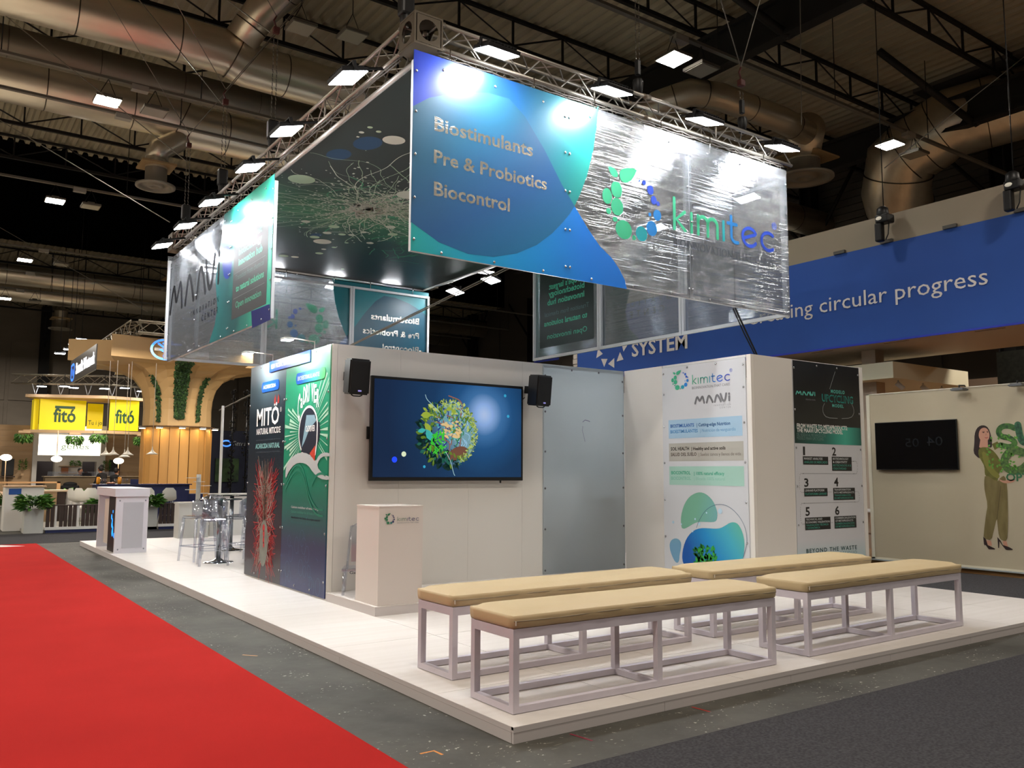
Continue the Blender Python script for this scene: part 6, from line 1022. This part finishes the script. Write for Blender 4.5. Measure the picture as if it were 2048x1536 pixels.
def foliage(t, cx_, cy_, cz_, rx, ry, rz, n, L=.14, seed=1, down=0, name='foliage'):
    rr = random.Random(seed)
    for q in range(3):
        b = MB()
        for i in range(n//3):
            a = rr.uniform(0, 2*pi); e = rr.uniform(-.4, 1) if not down else rr.uniform(-1, .3); r_ = rr.uniform(.5, 1)**.5
            p = Vector((cx_+cos(a)*rx*r_*math.sqrt(max(0, 1-e*e*.6)), cy_+sin(a)*ry*r_*math.sqrt(max(0, 1-e*e*.6)), cz_+rz*e*r_)); d = Vector((cos(a), sin(a), rr.uniform(-.2, .8) if not down else rr.uniform(-1.6, -.3))).normalized(); s_ = d.cross(Vector((rr.uniform(-1, 1), rr.uniform(-1, 1), 1))).normalized(); l_ = L*rr.uniform(.6, 1.3); w_ = l_*.18
            b.add([p, p+d*l_*.5+s_*w_, p+d*l_-Vector((0, 0, l_*.15)), p+d*l_*.5-s_*w_], [(0, 1, 2, 3)])
        b.build(name, leafm[q], t, kind='stuff')
def planter(label, x, y, w, d, h, seed, cup=.22):
    t = thing('fern_planter', label, 'planter', (x, y, 0)); b = MB(); b.box(x-w/2, x+w/2, y-d/2, y+d/2, -.09, h); b.build('box', mat('planter_white', '#b9b9b2', .5), t); foliage(t, x, y, h+.06, w*.62, d*.7, cup, 420, .24, seed); return t
planter('white planter box with a spreading fern at the fence corner', -.42, 20.25, .42, .5, .52, 1); planter('white planter box with fern at the left picture edge', -.85, 22.6, .5, .6, .5, 2); planter('white planter box with fern right of the reception counter', 2.37, 20.3, .24, .4, .52, 3, .2); planter('fern planter just left of the reception counter', 1.15, 20.5, .3, .3, .40, 4, .2); planter('green planter row behind the white lounge desk', .9, 25.5, 1.0, .4, .62, 15, .15)
t = thing('white_desk', 'white booth desk with a small blue sign behind the corner fern', 'desk', (-.7, 21.2, 0)); b = MB(); b.box(-.98, -.1, 21.2, 21.9, -.09, 1.03); b.build('body', white_paint, t); b = MB(); b.box(-.9, -.62, 21.19, 21.199, .84, .99); b.build('blue_sign', mat('sign_blue', '#1f4f96', .5), t); b = MB(); b.box(-1.0, -.05, 21.15, 21.95, 1.03, 1.06); b.build('top', mat('warm_top', '#c9a27a', .5), t)
t = thing('lounge_table', 'wood fronted lounge table with pale top behind the slat fence', 'table', (.36, 24, 0)); b = MB(); b.box(-.1, .55, 24, 24.6, -.02, .84); b.build('wood_front', woodp, t); b = MB(); b.box(.56, .78, 24.05, 24.6, -.02, .84); b.build('dark_side', slm, t); b = MB(); b.box(-.2, .85, 23.95, 24.7, .84, .89); b.build('top', mat('lit_top', '#e6c9a6', .5), t)
t = thing('lounge_sofa', 'white rounded lounge sofa between the wooden table and the bar', 'sofa', (1.1, 24, 0)); b = MB(); b.bbox(.8, 1.6, 23.6, 24.4, -.02, .42, .06); b.bbox(.8, 1.6, 24.2, 24.45, .3, .85, .06); b.build('seat', mat('sofa_white', '#cfcac2', .7), t)
# bar with drinks
t = thing('bar_counter', 'navy blue bar counter with drinks in front of the wooden tree', 'bar', (1.2, 22.3, 0)); b = MB(); b.box(1.3, 3.85, 22.3, 22.9, -.02, 1.05); b.build('body', navy, t); b = MB(); b.box(1.22, 3.9, 22.2, 22.95, 1.05, 1.08); b.build('top', mat('bar_top', '#2a2f55', .25), t); b = MB(); b.box(3.86, 4.25, 22.3, 22.8, -.02, .78); b.build('side_unit', navy, t)
for i, (x, s_) in enumerate(((1.37, 'left'), (1.93, 'right'))):
    t = thing('juice_jug', 'glass jug of orange juice on the bar, %s one' % s_, 'jug', (x, 22.4, 1.08)); b = MB(); b.lathe([(0, 0), (.045, 0), (.055, .08), (.045, .2), (0, .2)], (x, 22.4, 1.08), 14); b.build('juice', mat('orange_juice', '#d98f1f', .3), t); b = MB(); b.tube([(x+.05, 22.4, 1.24), (x+.09, 22.4, 1.2), (x+.05, 22.4, 1.12)], .008, 6); b.build('handle', acr, t)
g0 = None
for i, x in enumerate((1.48, 1.55, 1.82, 2.02, 2.12)):
    if g0 is None:
        b = MB(); b.lathe([(0, 0), (.03, 0), (.006, .01), (.006, .07), (.04, .1), (.038, .16)], (0, 0, 0), 12); g0 = tag(b.build('wine_glass', acr), 'clear glass on the navy bar, first from the left', 'glass', 'glasses on the bar'); g0.location = (x, 22.4, 1.08)
    else: c = g0.copy(); C.objects.link(c); c.location = (x, 22.4, 1.08); c['label'] = 'clear glass on the navy bar, %s from the left' % ORD[i]
for i, (x, s_) in enumerate(((1.65, 'left'), (1.75, 'right'))): b = MB(); b.lathe([(0, 0), (.05, .0), (.08, .03), (.05, .05), (0, .06)], (x, 22.4, 1.08), 14); tag(b.build('snack_bowl', mat('snack', '#b07a5a', .6), None, (x, 22.4, 1.08)), 'small bowl of snacks on the bar, %s of two' % s_, 'bowl')
b = MB(); b.box(2.2, 2.42, 22.3, 22.32, 1.08, 1.22); tag(b.build('tablet', navy, None, (2.3, 22.3, 1.08)), 'small dark tablet standing at the middle of the bar', 'tablet')
def shell_chair(label, O, rz, h=.62, group='white shell bar chairs'):
    t = thing('shell_chair', label, 'chair', (0, 0, 0), group); sm_ = mat('shell_white', '#dedbd2', .45); b = MB(); n_ = 8; vs = []
    prof_ = [(-.2, h+.02), (-.12, h), (.05, h-.01), (.16, h+.03), (.21, h+.14), (.23, h+.28), (.235, h+.37)]; ws = [.19, .21, .21, .21, .2, .18, .10]
    for (y, z), w in zip(prof_, ws):
        for k in range(n_+1): u = -1+2*k/n_; vs.append((u*w, y-.03*u*u*(z > h+.1), z+.04*u*u*(z < h+.1)))
    b.add(vs, [(i*(n_+1)+k, i*(n_+1)+k+1, (i+1)*(n_+1)+k+1, (i+1)*(n_+1)+k) for i in range(6) for k in range(n_)], True); b.build('shell', sm_, t)
    for sx in (-1, 1):
        for sy in (-1, 1): b = MB(); b.tube([(sx*.12, sy*.1, h-.01), (sx*.2, sy*.19, -.02)], .012, 6); b.build('leg', alu_w, t)
    b = MB(); b.tube([(-.17, -.15, .22), (.17, -.15, .22), (.17, .15, .22), (-.17, .15, .22), (-.17, -.15, .22)], .008, 6); b.build('footrest', alu_w, t)
    t.location = O; t.rotation_euler[2] = rz; return t
c0_ = shell_chair('white shell bar chair at the right of the bar, right one', (2.98, 21.2, 0), pi)
for (x, y), rz, lab in (((2.5, 21.5), pi-.2, 'white shell bar chair at the right of the bar, left one'), ((.72, 21.3), 1.9, 'white shell bar chair at the left end of the bar, leftmost'), ((.92, 21.6), 2.2, 'white shell bar chair at the left end of the bar, second'), ((1.15, 21.8), 2.8, 'white shell bar chair partly hidden by the reception counter'), ((1.55, 21.9), pi, 'white shell bar chair behind the top of the reception counter')): dup(c0_, (x, y, 0), rz, lab)
# pendant lamps
pm = mat('pendant_white', '#e9e4d8', .4, translucent=.3)
def pendant(x, y, z, label, top=4.6):
    t = thing('pendant_lamp', label, 'lamp', (x, y, z), 'white pendant lamps over the bar'); b = MB(); b.lathe([(.012, .22), (.02, .14), (.05, .08), (.11, .035), (.165, .0), (.16, -.006), (.06, -.005), (0, -.004)], (x, y, z), 18); b.build('shade', pm, t); b = MB(); b.tube([(x, y, z+.2), (x, y, top)], .007, 4); b.build('cord', mat('cord_white', '#d8cfc0', .6), t); return t
for x, y, z, lab in ((1.49, 22.2, 1.90, 'white pendant lamp over the bar, leftmost and fainter'), (1.65, 22, 1.91, 'white pendant lamp over the bar, second from left'), (2.03, 22.0, 1.91, 'white pendant lamp over the bar, upper of the middle pair'), (2.08, 22.7, 1.86, 'white pendant lamp over the bar, lower of the middle pair'), (2.69, 22, 1.94, 'white pendant lamp before the wooden trunk, rightmost')): pendant(x, y, z, lab)
# the wooden tree
Tt = thing('wooden_tree', 'tall wooden tree shaped canopy with planked trunk in the far left booth', 'canopy', (5.1, 29.3, 0)); tx, ty = 5.1, 29.3
for k in range(22):
    a0_, a1_ = 2*pi*k/22, 2*pi*(k+1)/22-.02; r0_ = 1.2+(.05 if k % 2 else 0); b = MB(); b.add([(tx+r_*cos(a), ty+r_*sin(a), z) for z in (-.02, 3.05) for a in (a0_, a1_) for r_ in (r0_, r0_-.06)], [(0, 2, 6, 4), (1, 5, 7, 3), (4, 6, 7, 5), (0, 4, 5, 1), (2, 3, 7, 6)]); b.build('plank', wood, Tt)
b = MB(); b.lathe([(1.14, -.02), (1.14, 3.1)], (tx, ty, 0), 22); b.build('core', slm, Tt)
tan_ = mat('canopy_wood', '#c7a573', .5, noise=((.3, .3, .3), .4, '#b5925f')); pr_f = [(1.22, 3.1), (1.2, 3.7), (1.24, 4.1), (1.38, 4.5), (1.65, 4.85), (2.1, 5.1), (2.8, 5.25), (3.9, 5.3), (3.9, 6.05), (3.84, 6.05)]
for k in range(10):                                   # ten curved petals
    a0_, a1_ = 2*pi*(k)/10+.12, 2*pi*(k+1)/10+.12; am = (a0_+a1_)/2; b = MB(); vs = []
    for r_, z in pr_f:
        for a, q in ((a0_, 1.0), (am, 1.0-.30*min(1, max(0, (r_-1.2)/1.2))), (a1_, 1.0)): vs.append((tx+r_*q*cos(a), ty+r_*q*sin(a), z+.0))
    b.add(vs, [(i*3+j, i*3+j+1, (i+1)*3+j+1, (i+1)*3+j) for i in range(len(pr_f)-1) for j in (0, 1)]); b.build('canopy_petal', tan_, Tt)
b = MB(); b.lathe([(1.3, 3.05), (1.34, 3.05), (1.34, 3.1), (1.3, 3.1), (1.3, 3.05)], (tx, ty, 0), 24); b.build('lamp_ring', mat('ring_rust', '#6e5236', .5, .5), Tt)
for k, a in enumerate((3.5, 4.05, 4.6, 5.15, 5.7)):
    x, y = tx+1.42*cos(a), ty+1.42*sin(a); t = thing('trunk_spotlight', 'grey spotlight on the ring around the wooden trunk, number %s from the left' % ('one', 'two', 'three', 'four', 'five')[k], 'spotlight', (x, y, 3.0)); b = MB(); b.bbox(x-.12, x+.12, y-.08, y+.08, 3.0, 3.05, .01); b.build('head', mat('lamp_grey', '#77797a', .4, .5), t)
    b = MB(); b.box(x-.09, x+.09, y-.06, y+.06, 2.99, 2.998); b.build('lens', mat('amber_glow', (1, .72, .30, 1), .5, emit=60), t)

def surf_r(z):
    for (r0_, za), (r1_, zb_) in zip(pr_f, pr_f[1:]):
        if za <= z <= zb_: return r0_+(r1_-r0_)*(z-za)/(zb_-za)
    return 3.9
def ivy(ang, z0_, z1_, w_, n, seed):
    rr = random.Random(seed)
    for q in range(2):
        b = MB()
        for i in range(n):
            z = z0_+(z1_-z0_)*rr.random(); r_ = surf_r(z)*rr.uniform(.98, 1.03)+.03; s_ = rr.uniform(-w_, w_)*(.5+.5*(z-z0_)/(z1_-z0_)); p = Vector((tx+r_*cos(ang)-s_*sin(ang), ty+r_*sin(ang)+s_*cos(ang), z)); d = Vector((rr.uniform(-1, 1), rr.uniform(-1, 1), -.8)).normalized(); t_ = d.cross(Vector((.3, 1, .2))).normalized(); L = rr.uniform(.07, .14)
            b.add([p, p+d*L*.5+t_*L*.3, p+d*L, p+d*L*.5-t_*L*.3], [(0, 1, 2, 3)])
        b.build('ivy', [mat('ivy_dark', '#1f3818', .7), mat('ivy_mid', '#345424', .7)][q], Tt, kind='stuff')
ca = math.atan2(-4.1472-ty, -2.9287-tx)
ivy(ca+.05, 3.4, 5.28, .26, 1300, 31); ivy(ca-.55, 3.3, 4.9, .06, 200, 32); ivy(ca+.6, 3.3, 4.9, .06, 200, 33)
# truss and glowing signs over the tree
def small_truss(p0, p1, label):
    t = thing('truss_beam', label, 'truss', p0, 'far truss beams'); p0, p1 = Vector(p0), Vector(p1); d = (p1-p0).normalized(); s = Vector((-d.y, d.x, 0)).normalized(); L = (p1-p0).length; off = [s*-.2, s*.2, s*.2+Vector((0, 0, .4)), s*-.2+Vector((0, 0, .4))]; b = MB()
    for o_ in off: b.tube([p0+o_, p1+o_], .03, 6)
    b.build('chords', mat('truss_pale', '#b0a998', .4, .6), t); b = MB(); n_ = int(L/.45)
    for i in range(n_):
        for k in range(4): u1, u2 = off[k], off[(k+1) % 4]; b.tube([p0+d*(i*L/n_)+(u1 if i % 2 else u2), p0+d*((i+1)*L/n_)+(u2 if i % 2 else u1)], .014, 4, smooth=False)
    b.build('lacing', mat('truss_pale'), t, kind='stuff')
small_truss((3.0, 26.6, 6.15), (9.5, 26.6, 6.15), 'aluminium truss across the front of the wooden canopy'); small_truss((3.0, 26.6, 6.15), (3.0, 33, 6.15), 'aluminium truss running back over the left of the wooden canopy')
t = thing('glowing_sign', 'white and blue glowing company sign on the left edge of the wooden canopy', 'sign', (1.2, 27, 4.3)); b = MB(); b.box(1.21, 1.24, 22.9, 27.9, 4.38, 5.15); b.build('backing', mat('acrylic_dim', '#6d6a66', .3), t)
text('Smurfit Westrock', 'x', 1.2, (26.6, 4.60, 3.5, .34), mat('sign_glow', (.95, .97, 1, 1), .5, emit=3.5), t, 1); b = MB(); bl_ = mat('blue_glow', '#3f7be8', .5, emit=1.6); ribbon(b, lambda u, v: (1.2, u, v), smoothline([(27.6, 4.95), (27.7, 4.6), (27.4, 4.42), (27.0, 4.5), (26.9, 4.8), (27.1, 5.0), (27.6, 4.95)]), .07); ribbon(b, lambda u, v: (1.199, u, v), [(27.5, 4.85), (27.35, 4.6), (27.2, 4.8), (27.05, 4.6)], .07); b.build('emblem', bl_, t)
t = thing('glowing_emblem', 'blue oval emblem with zigzag on the front of the wooden canopy', 'sign', (3.6, 25.2, 5.3)); b = MB(); f2 = lambda u, v: (3.62+u, 25.2, 5.45+v); ribbon(b, f2, [(.42*cos(RD(a)), .32*sin(RD(a))) for a in range(60, 301, 15)], .07); ribbon(b, lambda u, v: (3.62+u, 25.198, 5.45+v), [(-.2, .18), (.05, .02), (-.15, 0), (.1, -.14), (-.05, -.2), (.45, -.2)], .07); ribbon(b, f2, [(-.05, .2), (.5, .2)], .07); b.build('emblem', bl_, t); b = MB(); b.box(3.3, 4.1, 25.21, 25.25, 5.4, 5.5); b.tube([(3.7, 25.22, 5.45), (3.7, 26.0, 5.45)], .02, 6); b.build('bracket', alu, t)
# dark blue back wall with the white company name
t = thing('navy_booth_wall', 'dark navy booth wall with small white company name, left of the black poster', 'wall', (9, 33, 0)); b = MB(); b.box(6.6, 14, 33, 33.1, -.02, 3.2); b.box(6.6, 6.8, 31, 33, -.02, 3.2); b.build('panel', mat('navy_dark', '#131a33', .5), t); text('Smurfit Westrock', 'y', 32.98, (8.35, 2.56, 2.3, .2), wt2, t, 0)
b = MB(); ribbon(b, lambda u, v: (8.05+u, 32.98, 2.65+v), [(.2*cos(RD(a)), .12*sin(RD(a))) for a in range(0, 361, 20)], .06); b.build('emblem', bl_, t); b = MB(); b.box(7.6, 8.6, 32.9, 32.95, 1.0, 2.0); b.build('picture', mat('jungle', '#1f3320', .7, noise=((3, 3, 3), .9, '#3d5a30')), t)
for k, x in enumerate((8.0, 8.6, 9.1)):
    t = thing('hanging_garland', 'thin black hanging plant garland before the navy wall, %s' % ('left', 'middle', 'right')[k], 'garland', (x, 32, 3)); rr = random.Random(50+k); b = MB(); b.tube([(x, 32, 0.4), (x, 32, 4.9)], .03, 4)
    for i in range(90): z = .4+4.5*rr.random(); q = (.2, .1)[k != 1]; b.ball((x+rr.uniform(-q, q), 32, z), .05, 5, 3)
    b.build('garland', mat('garland_black', '#0a0a0a', .3), t)
# yellow hanging box sign
ym = mat('sign_yellow', '#e8cf0f', .5, emit=.25); dg_ = mat('fito_green', '#1e4a2c', .5); tr_ = mat('light_timber', '#c2a17a', .5)
t = thing('hanging_box_sign', 'yellow hanging box sign with green lettering, far left', 'sign', (1.5, 41, 3.3)); b = MB(); b.box(1.72, 3.68, 41, 41.1, 3.36, 4.8); b.build('yellow_panel', ym, t); b = MB(); b.box(1.5, 1.72, 41.3, 42.2, 3.36, 4.8); b.build('yellow_panel', ym, t); b = MB(); b.box(3.9, 4.6, 42.0, 42.1, 3.5, 4.75); b.build('yellow_panel', ym, t); b = MB(); b.box(4.6, 5.9, 40.2, 40.3, 3.38, 4.85); b.build('yellow_panel', ym, t)
text('fitó', 'y', 40.98, (2.3, 3.75, .95, .62), dg_, t, 1); text('fitó', 'y', 40.18, (4.85, 3.75, .85, .62), dg_, t, 1); text('Tu i jo', 'y', 41.98, (3.95, 3.7, .62, .22), dg_, t); b = MB(); b.box(2.35, 3.2, 40.975, 40.985, 4.38, 4.5); b.build('lettering', dg_, t)
for z in (3.2, 4.85): b = MB(); b.prism([(1.1, 41.0), (4.3, 39.6), (6.3, 40.2), (5.4, 42.5), (2.0, 43)], 'z', z, z+.14); b.build('timber_frame', tr_, t)
b = MB()
for x, y in ((1.5, 41), (2.5, 40.6), (3.6, 40.2), (4.6, 39.9), (5.8, 40.3)): b.tube([(x-.15, y, 5.5), (x, y, 4.95), (x+.15, y, 5.5)], .02, 5)
b.build('sling', alu_w, t); small_truss((.6, 41.5, 5.5), (4.4, 39.4, 5.5), 'truss above the yellow box sign, left piece'); small_truss((4.4, 39.4, 5.5), (6.6, 40.3, 5.5), 'truss above the yellow box sign, right piece')
for k, (x, y, z) in enumerate(((1.7, 40.6, 5.35), (2.5, 39.4, 5.3), (3.1, 41, 5.4), (4.1, 38.9, 5.25), (5.0, 39.1, 5.35), (5.9, 39.8, 5.3), (2.55, 35.5, 7.0), (2.3, 35.7, 6.78), (2.14, 35.85, 6.57), (1.84, 36.1, 6.4), (4.59, 34.1, 6.9))):
    t = thing('floodlight', 'small far floodlight %s, %s from the %s' % (('above the yellow sign', ORD[k], 'left') if k < 6 else ('in the row over the wooden canopy', ORD[k-6], 'top')), 'floodlight', (x, y, z), 'far small floodlights'); b = MB(); b.bbox(x-.2, x+.2, y-.17, y+.17, z, z+.06, .01); b.build('housing', black_m, t); b = MB(); b.box(x-.19, x+.19, y-.16, y+.16, z-.012, z-.002); b.build('lens', mat('far_glow', (.93, .95, 1, 1), .5, emit=25), t); b = MB(); b.tube([(x, y, z+.05), (x, y, 5.9 if k < 6 else 12.15)], .012, 4); b.build('rod', black, t)
for k, (x, y, z, s_) in enumerate(((1.15, 41.0, 2.98, 'left corner'), (3.14, 40.15, 2.92, 'in front of the white light panel'), (4.1, 39.75, 3.0, 'middle, largest'), (6.1, 40.2, 2.95, 'right corner'))):
    t = thing('hanging_plant', 'leafy plant hanging below the yellow sign frame, '+s_, 'plant', (x, y, z)); foliage(t, x, y, z+.1, .32, .3, .3, 420, .16, 60+k, 1); b = MB(); b.box(x-.25, x+.25, y-.12, y+.12, z+.2, z+.3); b.build('trough', tr_, t)
# light panel wall of the seed booth
t = thing('seed_booth_wall', 'pale wood booth wall with a glowing white light panel, far left', 'wall', (2, 43, 0))
for k in range(14): b = MB(); b.box(-3, 1.9, 43.2, 43.3, .0+.26*k, .26*k+.255); b.build('wood_board', woodp, t); b = MB(); b.box(4.95, 8.4, 43.2, 43.3, .26*k, .26*k+.255); b.build('wood_board', woodp, t)
b = MB(); b.box(1.75, 1.95, 43.0, 43.3, 0, 3.7); b.box(4.75, 4.98, 43.0, 43.3, 0, 3.7); b.box(1.95, 4.75, 43.0, 43.1, 1.9, 2.2); b.box(2.72, 3.94, 43.0, 43.1, 0, 1.9); b.box(4.6, 4.75, 43.0, 43.1, 0, 1.9); b.build('white_frame', white_paint, t)
b = MB(); b.box(1.97, 4.73, 43.05, 43.09, 2.2, 3.66); b.build('light_panel', mat('panel_glow', (1, .95, .82, 1), .5, emit=1.7), t); text('genes', 'y', 43.04, (2.95, 2.52, 1.25, .26), mat('sage', '#8fa87c', .5, emit=.5), t); text('new', 'y', 43.04, (3.0, 3.15, .3, .12), mat('sage'), t)
b = MB(); b.box(1.97, 2.72, 43.6, 43.7, .2, 1.9); b.box(3.94, 4.6, 43.6, 43.7, .2, 1.9); b.build('opening_back', mat('opening', '#3a3438', .7), t)
t = thing('display_shelf', 'shelf with plants and boxes in the white booth wall', 'shelf', (3.2, 42.8, .8))
for z in (.86, 1.3, 1.65): b = MB(); b.box(2.9, 3.8, 42.7, 43, z, z+.03); b.build('shelf_board', tr_, t)
b = MB(); b.bbox(3.0, 3.3, 42.75, 42.95, 1.33, 1.6, .01); b.build('picture_box', mat('box_brown', '#9a5f3a', .6), t); foliage(t, 3.6, 42.8, 1.75, .2, .15, .2, 200, .12, 80); foliage(t, 3.15, 42.8, 1.05, .25, .12, .12, 200, .1, 81)
t = thing('stone_counter', 'long grey brown counter in front of the seed booth wall', 'counter', (1.0, 31, 0)); b = MB(); b.box(1.0, 4.6, 31, 31.6, -.02, 1.22); b.build('body', mat('stone', '#6b5a41', .6, noise=((2, 2, 2), .6, '#584a36')), t); b = MB(); b.box(.95, 4.65, 30.95, 31.65, 1.22, 1.25); b.build('top', mat('stone_top', '#85755a', .4), t); b = MB(); b.box(1.1, 4.6, 31.3, 31.31, 1.25, 1.42); b.build('glass_guard', acr, t)
b = MB(); b.bbox(1.5, 2.1, 30.7, 30.9, .78, .92, .05); b.ball((1.8, 30.8, .95), .16, 10, 6, (1.5, .6, .6)); tag(b.build('coat', mat('coat_black', '#0d0d10', .8), None, (1.8, 30.8, .78)), 'dark coat bundle lying low in front of the stone counter', 'coat')
for k, (x, y, z) in enumerate(((.26, 38, 2.0), (2.18, 38, 1.96), (4.7, 38, 1.9))):
    t = thing('globe_lamp', 'glowing globe lamp in the seed booth, %s' % ('left at the picture edge', 'middle below the light panel', 'right beside the shelves')[k], 'lamp', (x, y, z)); b = MB(); b.ball((x, y, z), .17, 14, 8, (1.3, 1.3, .8)); b.build('shade', mat('globe_glow', (1, .85, .68, 1), .5, emit=7), t); b = MB(); b.tube([(x, y, z-.12), (x, y, .0)] if k != 1 else [(x, y, z+.12), (x, y, 3.2)], .02, 6); b.build('stand', tr_, t)
for k, (x, s_) in enumerate(((.75, 'left'), (5.45, 'right'))):
    t = thing('wall_screen', 'dark screen on the wood wall of the seed booth, %s' % s_, 'screen', (x, 43, 1.6)); b = MB(); b.bbox(x-.25, x+.25, 43.1, 43.18, 1.2, 2.0, .01); b.build('screen', black, t); b = MB(); b.box(x-.02, x+.02, 43.0, 43.04, .0, 1.2); b.box(x-.3, x+.3, 42.9, 43.1, 1.12, 1.18); b.build('stand', slm, t)
for x, s_ in ((1.35, 'left'), (5.05, 'right')): t = thing('wall_plant', 'green wall plant beside the screen of the seed booth, %s' % s_, 'plant', (x, 42.9, 1.4)); foliage(t, x, 42.9, 1.6, .12, .1, .4, 160, .12, 90); b = MB(); b.box(x-.06, x+.06, 42.95, 43.05, 1.2, 1.3); b.build('pot', tr_, t)
# side screens and small furniture
b = MB(); b.box(-2.2, -1.9, 26, 30, -.02, 2.4); tag(b.build('side_panel', mat('side_panel_m', '#6f675c', .6), None, (-2, 28, 0)), 'grey brown panel at the left picture edge behind the ferns', 'panel')
t = thing('wood_bench', 'low wooden bench with pale cushions behind the white desk', 'bench', (.2, 27, 0)); b = MB(); b.box(-1.6, 1.0, 27, 27.6, .3, .62); b.build('frame', mat('peach_wood', '#c99a6a', .5), t); b = MB(); b.box(-1.6, 1.0, 27.0, 27.04, 1.05, 1.1); b.box(.9, 1.0, 27, 27.1, .3, 1.1); b.box(-1.6, -1.5, 27, 27.1, .3, 1.1); b.build('back_rail', mat('peach_wood'), t); b = MB(); b.bbox(-.9, .8, 27.05, 27.6, .62, .78, .05); b.build('cushion', mat('cushion_pale', '#d8b79a', .8), t)

# ---------------------------------------------------------------- visitors far behind
def person(label, x, y, h, face_a, top_c, bun=False, sit=0, lean=0):
    t = thing('person', label, 'person', (0, 0, 0)); s = h/1.7; me = bpy.data.meshes.new('body'); z0 = -sit
    J = [(0, 0, .95), (0, 0, 1.15), (0, -.02-lean*.1, 1.38), (0, -.03-lean*.18, 1.48), (-.17, -.02-lean*.12, 1.40), (-.23, -.04-lean*.2, 1.12), (-.14, -.26-lean*.2, 1.02), (.17, -.02-lean*.12, 1.40), (.23, -.04-lean*.2, 1.12), (.14, -.26-lean*.2, 1.02), (-.1, 0, .88), (-.1, -.02, .5), (-.1, 0, .08), (.1, 0, .88), (.1, -.02, .5), (.1, 0, .08), (-.1, -.12, .04), (.1, -.12, .04)]
    E = [(0, 1), (1, 2), (2, 3), (2, 4), (4, 5), (5, 6), (2, 7), (7, 8), (8, 9), (0, 10), (10, 11), (11, 12), (0, 13), (13, 14), (14, 15), (12, 16), (15, 17)]; Rr_ = [.13, .12, .13, .055, .065, .045, .035, .065, .045, .035, .09, .06, .045, .09, .06, .045, .04, .04]
    me.from_pydata([(a*s, b_*s, c*s) for a, b_, c in J], E, []); o = bpy.data.objects.new('body', me); C.objects.link(o); o.parent = t; me.skin_vertices.new() if hasattr(me.skin_vertices, 'new') and not me.skin_vertices else None
    md = o.modifiers.new('skin', 'SKIN'); sv = me.skin_vertices[0].data
    for i, r_ in enumerate(Rr_): sv[i].radius = (r_*s, r_*s*.8)
    sv[0].use_root = True; o.modifiers.new('sub', 'SUBSURF').levels = 1; o.modifiers['sub'].render_levels = 1; me.materials.append(top_c)
    hx_, hz_ = (-.05-lean*.22)*s, 1.60*s; b = MB(); b.ball((0, hx_, hz_), .105*s, 14, 10, (.78, .92, 1.1)); b.tube([(0, hx_+.02*s, 1.45*s), (0, hx_+.01*s, 1.54*s)], .05*s, 8); b.tube([(0, hx_-.095*s, hz_+.0), (0, hx_-.118*s, hz_-.02*s)], .012*s, 5); b.ball((.082*s, hx_, hz_), .02*s, 6, 4); b.ball((-.082*s, hx_, hz_), .02*s, 6, 4); b.build('head', mat('skin', '#b07a5e', .6), t)
    b = MB(); b.ball((.035*s, hx_-.088*s, hz_+.012*s), .010*s, 6, 4); b.ball((-.035*s, hx_-.088*s, hz_+.012*s), .010*s, 6, 4); b.box(-.02*s, .02*s, hx_-.098*s, hx_-.09*s, hz_-.048*s, hz_-.042*s); b.build('face_features', mat('dark_feature', '#2a1613', .5), t)
    b = MB(); b.ball((0, hx_+.02*s, hz_+.025*s), .112*s, 14, 8, (.82, .9, 1.05)); (b.ball((0, hx_+.06*s, hz_+.14*s), .05*s, 10, 6) if bun else None); b.build('hair', mat('hair_black', '#120d0d', .6), t)
    for sx in (-1, 1):
        b = MB(); q = Vector((sx*.14*s, (-.27-lean*.2)*s, 1.01*s)); b.ball(q, .035*s, 8, 5, (.8, 1.2, .5))
        for k in range(4): b.tube([q+Vector(((k-1.5)*.014*s, -.03*s, 0)), q+Vector(((k-1.5)*.016*s, -.065*s-.006*(k in (1, 2)), -.012*s)), q+Vector(((k-1.5)*.016*s, -.085*s, -.03*s))], .0065*s, 5)
        b.tube([q+Vector((-sx*.028*s, 0, 0)), q+Vector((-sx*.05*s, -.03*s, -.01*s))], .008*s, 5); b.build('hand', mat('skin', '#b07a5e', .6), t)
    t.location = (x, y, z0-.02); t.rotation_euler[2] = face_a; return t
blk = mat('cloth_black', '#101014', .8)
person('person in black with hair in a bun, bending over behind the bar', 2.70, 29.5, 1.62, -2.6, blk, True, 0, .7); person('dark haired person in black close beside the person with the bun', 3.05, 29.8, 1.55, 2.2, blk, False, 0, .6); person('person in grey at the left behind the stone counter', 2.2, 32.4, 1.55, .6, mat('cloth_grey', '#4b4644', .8), False, 0, .8)
